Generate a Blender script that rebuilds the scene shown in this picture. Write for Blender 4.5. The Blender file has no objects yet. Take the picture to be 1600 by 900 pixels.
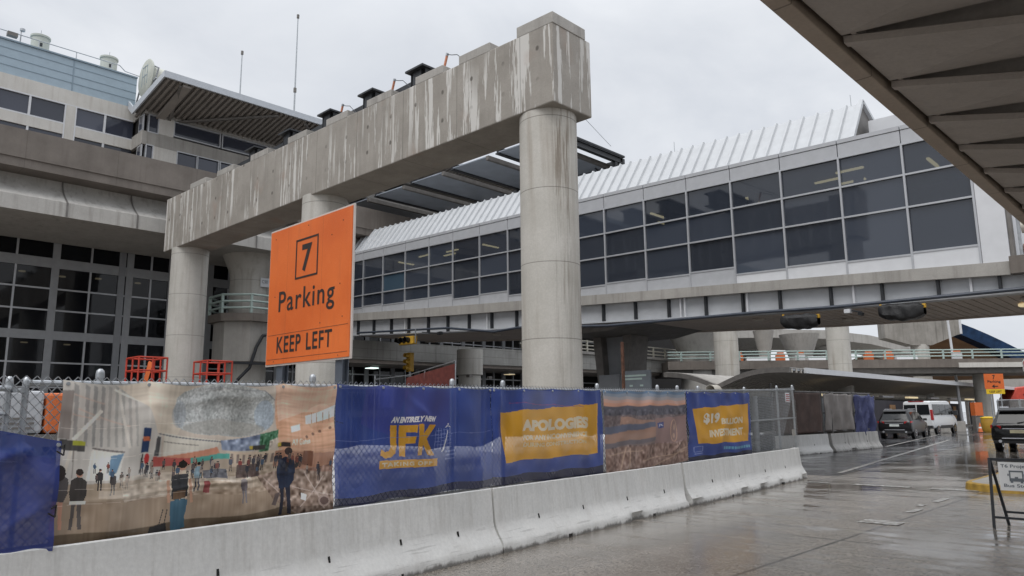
import bpy, bmesh, math, random
import numpy as np
from mathutils import Vector, Matrix, noise
random.seed(7); rng = np.random.default_rng(7)
S = bpy.context.scene
COL = S.collection
R = math.radians

# ------------------------------------------------------------------ camera, sky, sun, exposure
cd = bpy.data.cameras.new("camera"); cam = bpy.data.objects.new("camera", cd); COL.objects.link(cam)
cd.sensor_width = 36.0; cd.lens = 26.01; cd.clip_start = 0.05; cd.clip_end = 3000
yaw, pitch, roll = R(44.0), math.atan(198/1156.0), R(0.55)
cam.matrix_world = (Matrix.Translation((0, 0, 1.65)) @ Matrix.Rotation(yaw, 4, 'Z') @
                    Matrix.Rotation(math.pi/2 + pitch, 4, 'X') @ Matrix.Rotation(-roll, 4, 'Z'))
S.camera = cam

SUN_EL, SUN_AZ = R(52), R(-70)
w = bpy.data.worlds.new("World"); S.world = w; w.use_nodes = True
nt = w.node_tree; nt.nodes.clear()
out = nt.nodes.new('ShaderNodeOutputWorld'); bg = nt.nodes.new('ShaderNodeBackground')
sky = nt.nodes.new('ShaderNodeTexSky'); sky.sky_type = 'NISHITA'; sky.sun_disc = False
sky.sun_elevation = SUN_EL; sky.sun_rotation = SUN_AZ; sky.dust_density = 5; sky.air_density = 1
tc = nt.nodes.new('ShaderNodeTexCoord')
mp = nt.nodes.new('ShaderNodeMapping'); mp.inputs['Scale'].default_value = (1, 1, 2.2)
nz = nt.nodes.new('ShaderNodeTexNoise'); nz.inputs['Scale'].default_value = 2.3; nz.inputs['Detail'].default_value = 6
nz.inputs['Roughness'].default_value = 0.55; nz.inputs['Distortion'].default_value = 0.4
cr = nt.nodes.new('ShaderNodeValToRGB')
cr.color_ramp.elements[0].position = .36; cr.color_ramp.elements[0].color = (6.85, 7.2, 7.8, 1)
cr.color_ramp.elements[1].position = .64; cr.color_ramp.elements[1].color = (8.6, 8.85, 9.25, 1)
mx = nt.nodes.new('ShaderNodeMix'); mx.data_type = 'RGBA'; mx.inputs['Factor'].default_value = 0.94
nt.links.new(tc.outputs['Generated'], mp.inputs['Vector']); nt.links.new(mp.outputs[0], nz.inputs['Vector'])
nt.links.new(nz.outputs['Fac'], cr.inputs[0]); nt.links.new(sky.outputs[0], mx.inputs[6]); nt.links.new(cr.outputs[0], mx.inputs[7])
sx_ = nt.nodes.new('ShaderNodeSeparateXYZ'); nt.links.new(tc.outputs['Generated'], sx_.inputs[0])
zr = nt.nodes.new('ShaderNodeMapRange'); zr.interpolation_type = 'SMOOTHSTEP'   # an overcast sky is brightest overhead
for i, v in enumerate((0, .45, .95, 1.0, 2.1)):
    if i: zr.inputs[i].default_value = v
nt.links.new(sx_.outputs[2], zr.inputs[0])
ml = nt.nodes.new('ShaderNodeMix'); ml.data_type = 'RGBA'; ml.blend_type = 'MULTIPLY'; ml.inputs[0].default_value = 1
nt.links.new(mx.outputs[2], ml.inputs[6]); nt.links.new(zr.outputs[0], ml.inputs[7])
nt.links.new(ml.outputs[2], bg.inputs['Color']); bg.inputs['Strength'].default_value = 0.1
nt.links.new(bg.outputs[0], out.inputs['Surface'])
sd = bpy.data.lights.new("sun", 'SUN'); sd.energy = 1.3; sd.angle = R(35); sd.color = (1, .97, .93)
sun = bpy.data.objects.new("sun", sd); COL.objects.link(sun)
sdir = Vector((0.14, -0.6, 1.0)).normalized()
sun.rotation_euler = sdir.to_track_quat('Z', 'Y').to_euler()
sky.sun_elevation = math.asin(sdir.z); sky.sun_rotation = math.atan2(sdir.x, sdir.y)
S.view_settings.view_transform = 'Standard'; S.view_settings.look = 'None'
S.view_settings.exposure = 0.02; S.view_settings.gamma = 1.0; S.view_settings.use_curve_mapping = False
S.cycles.max_bounces = 8; S.cycles.transparent_max_bounces = 16

# ------------------------------------------------------------------ materials
MATS = {}
class NT:
    """small helper round a material's node tree"""
    def __init__(s, name):
        s.m = bpy.data.materials.new(name); s.m.use_nodes = True; s.t = s.m.node_tree
        s.p = s.t.nodes['Principled BSDF']; s.out = s.t.nodes['Material Output']
        s.tc = s.t.nodes.new('ShaderNodeTexCoord')
    def n(s, typ, **kw):
        o = s.t.nodes.new(typ)
        for k, v in kw.items():
            if k in o.inputs: s.set(o.inputs[k], v)
            else: setattr(o, k, v)
        return o
    def set(s, inp, v):
        if hasattr(v, 'is_linked') or isinstance(v, bpy.types.NodeSocket): s.t.links.new(v, inp)
        else: inp.default_value = v
    def noise(s, scale, stretch=(1, 1, 1), detail=5, rough=.55, dist=0., off=(0, 0, 0)):
        mp = s.n('ShaderNodeMapping'); mp.inputs['Scale'].default_value = stretch; mp.inputs['Location'].default_value = off
        s.t.links.new(s.tc.outputs['Object'], mp.inputs['Vector'])
        n = s.n('ShaderNodeTexNoise'); n.inputs['Scale'].default_value = scale; n.inputs['Detail'].default_value = detail
        n.inputs['Roughness'].default_value = rough; n.inputs['Distortion'].default_value = dist
        s.t.links.new(mp.outputs[0], n.inputs['Vector']); return n.outputs['Fac']
    def ramp(s, fac, a, b, ca=0., cb=1.):
        r = s.n('ShaderNodeMapRange'); r.clamp = True
        for i, v in enumerate((fac, a, b, ca, cb)): s.set(r.inputs[i], v)
        return r.outputs[0]
    def math(s, op, a, b=0.):
        m = s.n('ShaderNodeMath'); m.operation = op; s.set(m.inputs[0], a); s.set(m.inputs[1], b); return m.outputs[0]
    def mix(s, fac, a, b, blend='MIX'):
        m = s.n('ShaderNodeMix'); m.data_type = 'RGBA'; m.blend_type = blend
        s.set(m.inputs[0], fac); 
        s.set(m.inputs[6], a if not isinstance(a, tuple) else (*a[:3], 1)); s.set(m.inputs[7], b if not isinstance(b, tuple) else (*b[:3], 1))
        return m.outputs[2]
    def axis(s, i):
        x = s.n('ShaderNodeSeparateXYZ'); s.t.links.new(s.tc.outputs['Object'], x.inputs[0]); return x.outputs[i]
    def line(s, i, period, width, off=0.):
        f = s.math('FRACT', s.math('DIVIDE', s.math('ADD', s.axis(i), off+1000*period), period))
        return s.math('LESS_THAN', f, width/period)
    def bump(s, h, strength, dist=.02):
        b = s.n('ShaderNodeBump'); b.inputs['Strength'].default_value = strength; b.inputs['Distance'].default_value = dist
        s.t.links.new(h, b.inputs['Height']); s.t.links.new(b.outputs[0], s.p.inputs['Normal'])
def reg(k, s): MATS[k] = s.m; return s.m

def plain(k, col, rough=.6, metal=0., var=.12, scale=3., bump=0., spec=.5):
    s = NT(k); f = s.noise(scale, detail=4)
    a = tuple(c*(1-var) for c in col); b = tuple(min(1, c*(1+var)) for c in col)
    s.set(s.p.inputs['Base Color'], s.mix(s.ramp(f, .3, .7), a, b))
    s.p.inputs['Roughness'].default_value = rough; s.p.inputs['Metallic'].default_value = metal
    s.p.inputs['Specular IOR Level'].default_value = spec
    if bump: s.bump(s.noise(scale*8), bump)
    return reg(k, s)

def concrete(k, c1, c2, streak=(.10, .085, .07), samt=.5, white=0., jz=0., jx=0., jy=0., rough=.75, scale=.9, offz=0., offx=0., dots=0., pink=0., drip=0., foot=0.):
    s = NT(k)
    base = s.mix(s.ramp(s.noise(scale, detail=8, rough=.65), .32, .68), c1, c2)
    base = s.mix(s.ramp(s.noise(26, detail=3), .3, .75, 0, .28), base, tuple(c*.6 for c in c1))
    st = s.noise(2.2, (2.0, 2.0, .10), detail=6, rough=.6)
    area = s.noise(.35, detail=2, off=(3, 1, 7))
    fac = s.math('MULTIPLY', s.ramp(st, .5, .72), s.ramp(area, .35, .6, .25, 1))
    base = s.mix(s.math('MULTIPLY', fac, samt), base, streak)
    if white:
        w1 = s.noise(2.6, (1.9, 1.9, .10), detail=5, rough=.68, off=(5, 2, .4))
        w2 = s.noise(.55, (1, 1, .25), detail=2, off=(9, 9, 2)); w3 = s.noise(14, (1, 1, .3), detail=3)
        wf = s.math('MULTIPLY', s.ramp(s.math('ADD', w1, s.math('MULTIPLY', s.math('SUBTRACT', w3, .5), .05)), .535, .55), s.ramp(w2, .42, .50))
        ge = s.n('ShaderNodeNewGeometry'); sp_ = s.n('ShaderNodeSeparateXYZ'); s.t.links.new(ge.outputs['Normal'], sp_.inputs[0])
        wf = s.math('MULTIPLY', wf, s.ramp(s.math('ABSOLUTE', sp_.outputs[2]), .3, .6, 1, 0))
        base = s.mix(s.math('MULTIPLY', wf, white), base, (.60, .585, .555))
    if dots:
        fx_ = s.math('SUBTRACT', s.math('FRACT', s.math('DIVIDE', s.math('ADD', s.axis(0), 1000.4), 1.22)), .5); fz_ = s.math('SUBTRACT', s.math('FRACT', s.math('DIVIDE', s.math('ADD', s.axis(2), 100.15), .85)), .5)
        dd = s.math('ADD', s.math('POWER', s.math('MULTIPLY', fx_, 1.22), 2.), s.math('POWER', s.math('MULTIPLY', fz_, .7), 2.))
        base = s.mix(s.math('MULTIPLY', s.ramp(dd, .0045, .0015), s.ramp(s.noise(1.3, detail=1), .4, .55, 0, dots)), base, (.07, .06, .05))
    if drip:
        rr_ = s.math('ADD', s.math('MULTIPLY', s.axis(0), .719), s.math('MULTIPLY', s.axis(1), .695))
        rr_ = s.math('SUBTRACT', rr_, drip)
        wob = s.noise(1.0, (.6, .6, .25), detail=2)
        mk_ = s.math('MULTIPLY', s.ramp(rr_, .0, .14), s.ramp(rr_, .62, .45))
        dn = s.ramp(s.noise(6, (1.6, 1.6, .07), detail=5, rough=.7), .46, .60)
        base = s.mix(s.math('MULTIPLY', s.math('MULTIPLY', mk_, dn), s.ramp(s.axis(2), 3.5, 9.0, .25, .85)), base, (.15, .115, .08))
    if foot:
        zz_ = s.math('ADD', s.axis(2), s.math('MULTIPLY', s.math('SUBTRACT', s.noise(5, (1, 1, .5), detail=6, rough=.7), .5), .22))
        base = s.mix(s.ramp(zz_, .055, .015, 0, .8), base, (.10, .09, .08))
        s2_ = s.noise(2.2, (7, 7, .07), detail=5, rough=.7, off=(3, 3, 3)); base = s.mix(s.math('MULTIPLY', s.ramp(s2_, .47, .68, 0, .26), s.ramp(s.axis(2), .26, .40)), base, (.34, .32, .285))
        sc_ = s.math('MULTIPLY', s.ramp(s.noise(4, (.5, .5, 9), detail=4, off=(1, 5, 2)), .60, .66), s.ramp(s.axis(2), .42, .25))
        base = s.mix(s.math('MULTIPLY', sc_, .28), base, (.16, .15, .145))
        chip = s.ramp(s.noise(9, detail=5, rough=.7, off=(7, 7, 7)), .70, .74)
        base = s.mix(s.math('MULTIPLY', chip, .6), base, (.30, .28, .25))
    if pink:
        pf = s.ramp(s.noise(.8, (1, 1, .8), detail=2, off=(2, 8, 5)), .62, .74)
        base = s.mix(s.math('MULTIPLY', pf, pink), base, (.33, .2, .14))
    ln = None
    for i, per, off in ((2, jz, offz), (0, jx, offx), (1, jy, 0.)):
        if per:
            l = s.line(i, per, .022, off); ln = l if ln is None else s.math('MAXIMUM', ln, l)
    if ln is not None:
        base = s.mix(s.math('MULTIPLY', ln, .55), base, (.07, .06, .05))
    s.set(s.p.inputs['Base Color'], base)
    s.set(s.p.inputs['Roughness'], s.ramp(fac, 0, 1, rough, rough*.7))
    s.bump(s.noise(40, detail=4), .15, .01)
    return reg(k, s)

concrete('beam_concrete', (.27, .248, .218), (.38, .352, .315), samt=.28, white=.9, jx=2.44, rough=.8, pink=.3, dots=.8)
concrete('stained_head_concrete', (.24, .225, .2), (.36, .34, .31), samt=.9, streak=(.13, .12, .105))
concrete('column_concrete', (.46, .445, .405), (.57, .55, .51), samt=.5, streak=(.22, .18, .14), jz=1.86, offz=.3)
concrete('stained_column_concrete', (.47, .45, .405), (.58, .555, .51), samt=.6, streak=(.24, .19, .14), jz=1.86, offz=.3, drip=.98)
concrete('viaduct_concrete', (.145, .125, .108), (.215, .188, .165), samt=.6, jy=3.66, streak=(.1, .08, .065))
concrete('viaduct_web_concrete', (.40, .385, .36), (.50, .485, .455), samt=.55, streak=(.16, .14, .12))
concrete('slab_concrete', (.33, .315, .29), (.43, .41, .38), samt=.6, streak=(.13, .115, .1))
concrete('ramp_concrete', (.30, .295, .275), (.42, .41, .385), samt=.6, streak=(.12, .11, .1), jz=.52)
concrete('pale_panel', (.56, .54, .50), (.66, .64, .60), samt=.4, streak=(.3, .25, .2))
concrete('barrier_concrete', (.68, .68, .665), (.78, .775, .755), samt=.28, streak=(.36, .33, .29), scale=1.6, foot=1.)
concrete('dirty_barrier_concrete', (.42, .41, .39), (.55, .54, .52), samt=.95, streak=(.12, .11, .1), scale=1.6, foot=1.)
concrete('canopy_concrete', (.47, .43, .395), (.55, .505, .465), samt=.3, streak=(.2, .17, .15), rough=.85)
concrete('fascia_concrete', (.48, .40, .33), (.56, .475, .395), samt=.3, streak=(.24, .2, .16), jy=1.9)
concrete('soffit_concrete', (.50, .44, .39), (.58, .51, .46), samt=.3)
plain('facade_grey', (.31, .32, .335), .5, 0, .08)
plain('grey_panel', (.42, .43, .45), .45, 0, .06)
plain('dark_grey_panel', (.24, .25, .265), .45, 0, .06)
plain('white_panel', (.62, .63, .65), .4, 0, .04)
plain('mullion', (.44, .45, .47), .35, .25, .05)
plain('white_roof', (.50, .515, .53), .38, 0, .05)
plain('girder_grey', (.47, .485, .505), .5, 0, .10, 1.5)
plain('black_steel', (.022, .024, .028), .45, 0, .3)
plain('navy_steel', (.045, .055, .075), .4, 0, .2)
plain('sheet_steel', (.36, .40, .46), .45, .0, .12, 1.2)
plain('steel_fascia', (.16, .15, .14), .6, 0, .2)
plain('galvanised', (.42, .44, .46), .42, .6, .15, 8)
plain('dark_fence', (.14, .135, .13), .55, .2, .2)
plain('rust', (.13, .062, .04), .85, 0, .45, 6)
plain('pale_pipe', (.55, .52, .46), .7, 0, .2, 3)
plain('blue_cladding', (.34, .43, .50), .4, 0, .05)
plain('cladding_dark', (.23, .30, .36), .5, 0, .05)  # darker blue for the cladding joints and the drum door frame
plain('post_grey', (.13, .15, .18), .45, .3, .1)
plain('cream', (.50, .505, .44), .5, 0, .06)
plain('vent_green', (.47, .49, .44), .6, 0, .08)
plain('light_trim', (.50, .53, .57), .4, 0, .05)
plain('rail_green', (.38, .47, .44), .5, 0, .08)
plain('rail_pale', (.55, .52, .44), .5, 0, .08)
plain('safety_red', (.50, .055, .03), .5, 0, .12)
plain('safety_orange', (.62, .15, .04), .5, 0, .06)
s = NT('sign_orange'); c_ = s.mix(s.ramp(s.noise(.9, detail=5), .35, .7), (.66, .135, .03), (.78, .185, .045))
c_ = s.mix(s.ramp(s.noise(5, (1, 1, .15), detail=5, rough=.7), .52, .75, 0, .35), c_, (.50, .13, .05)); c_ = s.mix(s.math('MULTIPLY', s.line(0, 1.22, .008, .5), .5), c_, (.3, .07, .02))
c_ = s.mix(s.ramp(s.noise(60, detail=2), .62, .7, 0, .35), c_, (.85, .42, .25)); s.set(s.p.inputs['Base Color'], c_); s.p.inputs['Roughness'].default_value = .35; reg('sign_orange', s)
plain('sign_black', (.03, .024, .022), .5, 0, .1)
plain('sign_edge', (.55, .50, .46), .5, 0, .1)
plain('white_paint', (.74, .74, .72), .5, 0, .05)
plain('sign_white', (.84, .84, .83), .45, 0, .03)
plain('sign_grey', (.16, .18, .2), .5, 0, .1)
plain('sign_yellow', (.78, .52, .02), .5, 0, .06)
plain('signal_yellow', (.62, .36, .04), .5, 0, .15)
plain('lens_dark', (.012, .011, .01), .25)
plain('bin_bag', (.010, .010, .011), .32, 0, .2, 8, .8)
plain('rubber', (.014, .014, .015), .75)
plain('car_black', (.012, .012, .013), .16, 0, .1)
plain('car_grey', (.008, .008, .009), .28, 0, .1)
plain('car_white', (.72, .73, .74), .3, 0, .03)
plain('car_trim', (.03, .03, .032), .55)
plain('post_rust', (.50, .20, .11), .6, 0, .25, 8)
plain('chrome', (.6, .6, .62), .2, .9, .05)
plain('tail_red', (.35, .012, .015), .2)
plain('plate', (.62, .66, .64), .5)
plain('plate_tan', (.6, .55, .38), .5)
plain('tarp_blue', (.06, .07, .17), .55, 0, .15, 4)
plain('tarp_grey', (.26, .235, .22), .7, 0, .2, 2)
plain('tarp_dark', (.10, .065, .055), .8, 0, .3, 2)
plain('hoarding', (.03, .026, .034), .8, 0, .2, 1)
plain('plywood', (.36, .20, .09), .8, 0, .2, 2)
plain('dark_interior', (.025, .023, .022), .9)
plain('brown_wall', (.13, .11, .095), .85, 0, .15, .6)
plain('kerb_yellow', (.36, .22, .035), .55, 0, .4, 5)
plain('arch_blue', (.028, .075, .18), .7, 0, .4, 1)
plain('arch_brown', (.2, .115, .06), .8, 0, .2, .5)
plain('red_mesh', (.20, .055, .045), .85, 0, .25, 5)
plain('sack_white', (.80, .81, .82), .45, 0, .1, 4)
plain('barrel_yellow', (.42, .24, .03), .5)
plain('stop_red', (.5, .02, .025), .4)
plain('rib_metal', (.30, .275, .25), .6, 0, .08)
plain('soffit_metal', (.52, .48, .43), .6, 0, .06)
def lamp(k, col, st):
    s = NT(k); s.p.inputs['Base Color'].default_value = (*col, 1); s.p.inputs['Emission Color'].default_value = (*col, 1)
    s.p.inputs['Emission Strength'].default_value = st; reg(k, s)
lamp('lamp_warm', (1, .82, .5), .5); lamp('lamp_cool', (.8, 1, .92), 2.0); lamp('lamp_strip', (1, .85, .45), 3.2)
def glass(k, tint, base=(.012, .014, .018), wav=.02, ior=1.52):
    s = NT(k)
    oi = s.n('ShaderNodeObjectInfo'); s.set(s.p.inputs['Base Color'], s.mix(oi.outputs['Random'], tuple(c*.6 for c in base), tuple(c*1.35 for c in base))); s.set(s.p.inputs['Roughness'], s.ramp(s.noise(3, detail=4), .3, .8, .015, .09)); s.p.inputs['IOR'].default_value = ior
    s.bump(s.noise(.8, detail=2), wav, .05)
    tr = s.n('ShaderNodeBsdfTransparent'); tr.inputs[0].default_value = (.35, .37, .4, 1)
    ms = s.n('ShaderNodeMixShader'); ms.inputs[0].default_value = tint
    s.t.links.new(s.p.outputs[0], ms.inputs[1]); s.t.links.new(tr.outputs[0], ms.inputs[2]); s.t.links.new(ms.outputs[0], s.out.inputs['Surface'])
    reg(k, s)
glass('window_glass', .14, base=(.044, .053, .072), ior=1.7); glass('dark_window_glass', .25, base=(.008, .009, .012), ior=1.45); glass('blue_glass', .1, (.05, .085, .12)); glass('car_glass', .0, (.015, .017, .019), 0., 1.4)
glass('upper_glass', .0, (.05, .056, .078), ior=1.6); 

# wet road: dark broken concrete, puddles as patches of very low roughness
def wet(k, c1, c2, joints=True):
    s = NT(k)
    big = s.noise(.16, (1.6, .7, 1), detail=5, rough=.6, dist=.6)
    med = s.noise(.9, (1.2, .8, 1), detail=6, rough=.65)
    vg = s.n('ShaderNodeTexVoronoi'); vg.inputs['Scale'].default_value = 46; s.t.links.new(s.tc.outputs['Object'], vg.inputs['Vector'])
    vs_ = s.n('ShaderNodeSeparateColor'); s.t.links.new(vg.outputs['Color'], vs_.inputs[0]); fine = s.ramp(vs_.outputs[0], .34, .22); light = s.ramp(vs_.outputs[1], .82, .9)
    base = s.mix(s.ramp(med, .3, .7), c1, c2)
    base = s.mix(s.math('MULTIPLY', fine, .8), base, tuple(c*.30 for c in c1)); base = s.mix(s.math('MULTIPLY', light, .5), base, tuple(min(1, c*1.5) for c in c2))
    broom = s.ramp(s.noise(3.0, (.12, 5, 1), detail=6, rough=.75), .45, .66, 0, .4)
    base = s.mix(broom, base, tuple(c*.55 for c in c1))
    tyre = s.ramp(s.noise(1.1, (1, .05, 1), detail=3), .48, .66, 0, .4)
    base = s.mix(tyre, base, tuple(c*.5 for c in c1))
    lines = None
    if joints:
        lines = s.math('MAXIMUM', s.line(0, 3.66, .05, 3.95), s.line(1, 6.1, .05, 2.06))
        base = s.mix(s.math('MULTIPLY', lines, .85), base, (.03, .027, .025))
    vm = s.n('ShaderNodeMapping'); vm.inputs['Scale'].default_value = (.34, .27, 1); wn = s.n('ShaderNodeTexNoise'); wn.inputs['Scale'].default_value = 1.4; wn.inputs['Detail'].default_value = 4
    s.t.links.new(s.tc.outputs['Object'], wn.inputs['Vector']); va = s.n('ShaderNodeVectorMath'); va.operation = 'ADD'; s.t.links.new(s.tc.outputs['Object'], va.inputs[0]); s.t.links.new(wn.outputs['Color'], va.inputs[1]); s.t.links.new(va.outputs[0], vm.inputs['Vector'])
    vo = s.n('ShaderNodeTexVoronoi'); vo.feature = 'DISTANCE_TO_EDGE'; vo.inputs['Scale'].default_value = 1.0; s.t.links.new(vm.outputs[0], vo.inputs['Vector'])
    crack = s.math('MULTIPLY', s.ramp(vo.outputs['Distance'], .006, .002), s.ramp(s.noise(.23, detail=2, off=(4, 4, 4)), .5, .56))
    base = s.mix(s.math('MULTIPLY', crack, .8), base, (.03, .026, .022))
    oil = s.ramp(s.noise(.55, (1, .6, 1), detail=4, off=(11, 3, 0)), .58, .72, 0, .45)
    base = s.mix(oil, base, tuple(c*.42 for c in c1))
    pud = s.math('MULTIPLY', s.ramp(s.math('ADD', s.math('ADD', s.math('MULTIPLY', big, .45), s.math('MULTIPLY', med, .2)), s.math('MULTIPLY', s.noise(1.5, (.22, 2.2, 1), detail=5, rough=.65, off=(2, 6, 1)), .35)), .45, .525), s.ramp(s.axis(1), 5, 12, .4, 1))
    base = s.mix(s.math('MULTIPLY', pud, .6), base, tuple(c*.35 for c in c1))
    s.set(s.p.inputs['Base Color'], base)
    s.set(s.p.inputs['Roughness'], s.ramp(pud, 0, 1, .22, .045))
    s.p.inputs['Specular IOR Level'].default_value = .6
    b = s.n('ShaderNodeBump'); b.inputs['Distance'].default_value = .006
    s.set(b.inputs['Strength'], s.ramp(pud, 0, 1, .9, .05)); s.set(b.inputs['Height'], s.noise(45, detail=4)); s.t.links.new(b.outputs[0], s.p.inputs['Normal'])
    reg(k, s)
wet('wet_concrete', (.23, .204, .172), (.34, .303, .26)); wet('wet_asphalt', (.055, .056, .06), (.095, .095, .10), False)
# worn road paint
s = NT('road_paint'); f = s.ramp(s.noise(9, detail=7, rough=.8), .47, .58)
s.set(s.p.inputs['Base Color'], s.mix(f, (.15, .13, .11), (.55, .55, .53))); s.p.inputs['Roughness'].default_value = .3; reg('road_paint', s)
# glazed print on porous vinyl: colours come from the print, a part of the light passes through the weave
def vinyl(k, thru):
    s = NT(k); a = s.n('ShaderNodeAttribute'); a.attribute_name = 'print'
    s.t.links.new(a.outputs['Color'], s.p.inputs['Base Color']); s.p.inputs['Roughness'].default_value = .5
    tr = s.n('ShaderNodeBsdfTransparent'); ms = s.n('ShaderNodeMixShader'); ms.inputs[0].default_value = thru
    s.t.links.new(s.p.outputs[0], ms.inputs[1]); s.t.links.new(tr.outputs[0], ms.inputs[2]); s.t.links.new(ms.outputs[0], s.out.inputs['Surface'])
    reg(k, s)
vinyl('printed_vinyl', .18); vinyl('printed_photo_vinyl', .03)

# ------------------------------------------------------------------ mesh and scene helpers
class MB:
    def __init__(s): s.v = []; s.f = []
    def add(s, vs, fs):
        o = len(s.v); s.v += [tuple(p) for p in vs]; s.f += [tuple(i+o for i in f) for f in fs]; return s
    def hexa(s, p):   # 8 points: bottom ring 0-3, top ring 4-7
        return s.add(p, [(3, 2, 1, 0), (4, 5, 6, 7), (0, 1, 5, 4), (1, 2, 6, 5), (2, 3, 7, 6), (3, 0, 4, 7)])
    def box(s, x0, x1, y0, y1, z0, z1):
        x0, x1 = sorted((x0, x1)); y0, y1 = sorted((y0, y1)); z0, z1 = sorted((z0, z1))
        return s.hexa([(x0, y0, z0), (x1, y0, z0), (x1, y1, z0), (x0, y1, z0), (x0, y0, z1), (x1, y0, z1), (x1, y1, z1), (x0, y1, z1)])
    def prism(s, pts, d):   # closed outline extruded by vector d
        n = len(pts); d = Vector(d); a = [Vector(p) for p in pts]; b = [p+d for p in a]
        return s.add(a+b, [tuple(range(n-1, -1, -1)), tuple(range(n, 2*n))]+[(i, (i+1) % n, n+(i+1) % n, n+i) for i in range(n)])
    def tube(s, p0, p1, r0, r1=None, n=10, caps=True):
        p0, p1 = Vector(p0), Vector(p1); r1 = r0 if r1 is None else r1
        q = (p1-p0).to_track_quat('Z', 'Y').to_matrix()
        vs = []
        for p, r in ((p0, r0), (p1, r1)):
            vs += [p+q@Vector((r*math.cos(2*math.pi*i/n), r*math.sin(2*math.pi*i/n), 0)) for i in range(n)]
        fs = [(i, (i+1) % n, n+(i+1) % n, n+i) for i in range(n)]
        if caps: fs += [tuple(range(n-1, -1, -1)), tuple(range(n, 2*n))]
        return s.add(vs, fs)
    def path(s, pts, r, n=8):
        for a, b in zip(pts[:-1], pts[1:]): s.tube(a, b, r, n=n)
        return s
    def bar(s, p0, p1, w, h, up=(0, 0, 1)):   # rectangular bar along a line
        p0, p1, up = Vector(p0), Vector(p1), Vector(up); d = (p1-p0).normalized(); a = d.cross(up).normalized()*w/2; b = a.cross(d).normalized()*h/2
        return s.hexa([p0-a-b, p0+a-b, p1+a-b, p1-a-b, p0-a+b, p0+a+b, p1+a+b, p1-a+b])
    def lathe(s, c, prof, n=32, ax='Z'):
        c = Vector(c); vs = []
        for r, z in prof:
            for i in range(n):
                a = 2*math.pi*i/n; p = (r*math.cos(a), r*math.sin(a), z)
                if ax == 'Y': p = (p[0], p[2], p[1])
                if ax == 'X': p = (p[2], p[0], p[1])
                vs.append(c+Vector(p))
        fs = [(k*n+i, k*n+(i+1) % n, (k+1)*n+(i+1) % n, (k+1)*n+i) for k in range(len(prof)-1) for i in range(n)]
        m = len(prof)-1
        fs += [tuple(range(n-1, -1, -1)), tuple(m*n+i for i in range(n))]
        return s.add(vs, fs)
    def quad(s, a, b, c, d): return s.add([a, b, c, d], [(0, 1, 2, 3)])
    def grid(s, rows):
        n = len(rows[0]); o = [p for r in rows for p in r]
        return s.add(o, [(k*n+i, k*n+i+1, (k+1)*n+i+1, (k+1)*n+i) for k in range(len(rows)-1) for i in range(n-1)])
    def build(s, name, mat, parent=None, smooth=False, bevel=0., fix=True, solid=0.):
        me = bpy.data.meshes.new(name); me.from_pydata(s.v, [], s.f)
        if fix:
            bm = bmesh.new(); bm.from_mesh(me); bmesh.ops.recalc_face_normals(bm, faces=bm.faces); bm.to_mesh(me); bm.free()
        me.materials.append(MATS[mat]); o = bpy.data.objects.new(name, me); COL.objects.link(o)
        if smooth:
            me.polygons.foreach_set('use_smooth', [True]*len(me.polygons)); me.set_sharp_from_angle(angle=R(38))
        if solid:
            m = o.modifiers.new('solid', 'SOLIDIFY'); m.thickness = solid; m.offset = -1
        if bevel:
            m = o.modifiers.new('bevel', 'BEVEL'); m.width = bevel; m.segments = 2; m.limit_method = 'ANGLE'; m.angle_limit = R(40)
        if parent: attach(o, parent)
        return o
INV = {}
def attach(o, parent):
    o.parent = parent
    if parent.name in INV: o.matrix_parent_inverse = INV[parent.name]
def tag(o, label, cat, group=None):
    o['label'] = label; o['category'] = cat
    if group: o['group'] = group
    return o
def thing(name, label, cat, loc=(0, 0, 0), rz=0., group=None, local=False):
    o = bpy.data.objects.new(name, None); COL.objects.link(o); o.location = loc; o.rotation_euler = (0, 0, rz); o.empty_display_size = .2
    if not local: INV[o.name] = (Matrix.Translation(loc)@Matrix.Rotation(rz, 4, 'Z')).inverted()
    return tag(o, label, cat, group)
def structure(o): o['kind'] = 'structure'; return o
def kids(o): return [c for c in COL.objects if c.parent == o]
def copy_tree(o, delta=None, label=None, parent=None):
    c = o.copy(); COL.objects.link(c)
    if parent: c.parent = parent; c.matrix_parent_inverse = o.matrix_parent_inverse.copy()
    if delta is not None: c.location = o.location+Vector(delta)
    if label: c['label'] = label
    for k in kids(o): copy_tree(k, parent=c)
    return c
def lin(x, pts):
    return float(np.interp(x, [p[0] for p in pts], [p[1] for p in pts]))

# ---- lettering
def text_tris(body, bold=0., shear=0., spacing=1.):
    c = bpy.data.curves.new('t', 'FONT'); c.body = body; c.offset = bold; c.shear = shear; c.resolution_u = 4; c.space_character = spacing
    o = bpy.data.objects.new('t', c); COL.objects.link(o)
    me = bpy.data.meshes.new_from_object(o.evaluated_get(bpy.context.evaluated_depsgraph_get()))
    me.calc_loop_triangles()
    v = np.array([p.co[:2] for p in me.vertices]); t = np.array([l.vertices[:] for l in me.loop_triangles])
    bpy.data.objects.remove(o); bpy.data.curves.remove(c); bpy.data.meshes.remove(me)
    lo, hi = v.min(0), v.max(0); v = (v-lo)/(hi-lo); return v, t, (hi-lo)[0]/(hi-lo)[1]
def letters(mb, body, o, ux, uz, x0, x1, z0, z1, bold=.01, thick=.004, spacing=1.):
    """lettering as thin raised shapes: o origin, ux/uz unit vectors of the panel, box x0..x1, z0..z1"""
    v, t, _ = text_tris(body, bold, 0., spacing); o, ux, uz = Vector(o), Vector(ux), Vector(uz); nrm = ux.cross(uz)
    pts = [o+ux*(x0+(x1-x0)*a)+uz*(z0+(z1-z0)*b) for a, b in v]
    mb.add([p+nrm*thick for p in pts], [tuple(int(i) for i in q) for q in t])
    return mb
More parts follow.
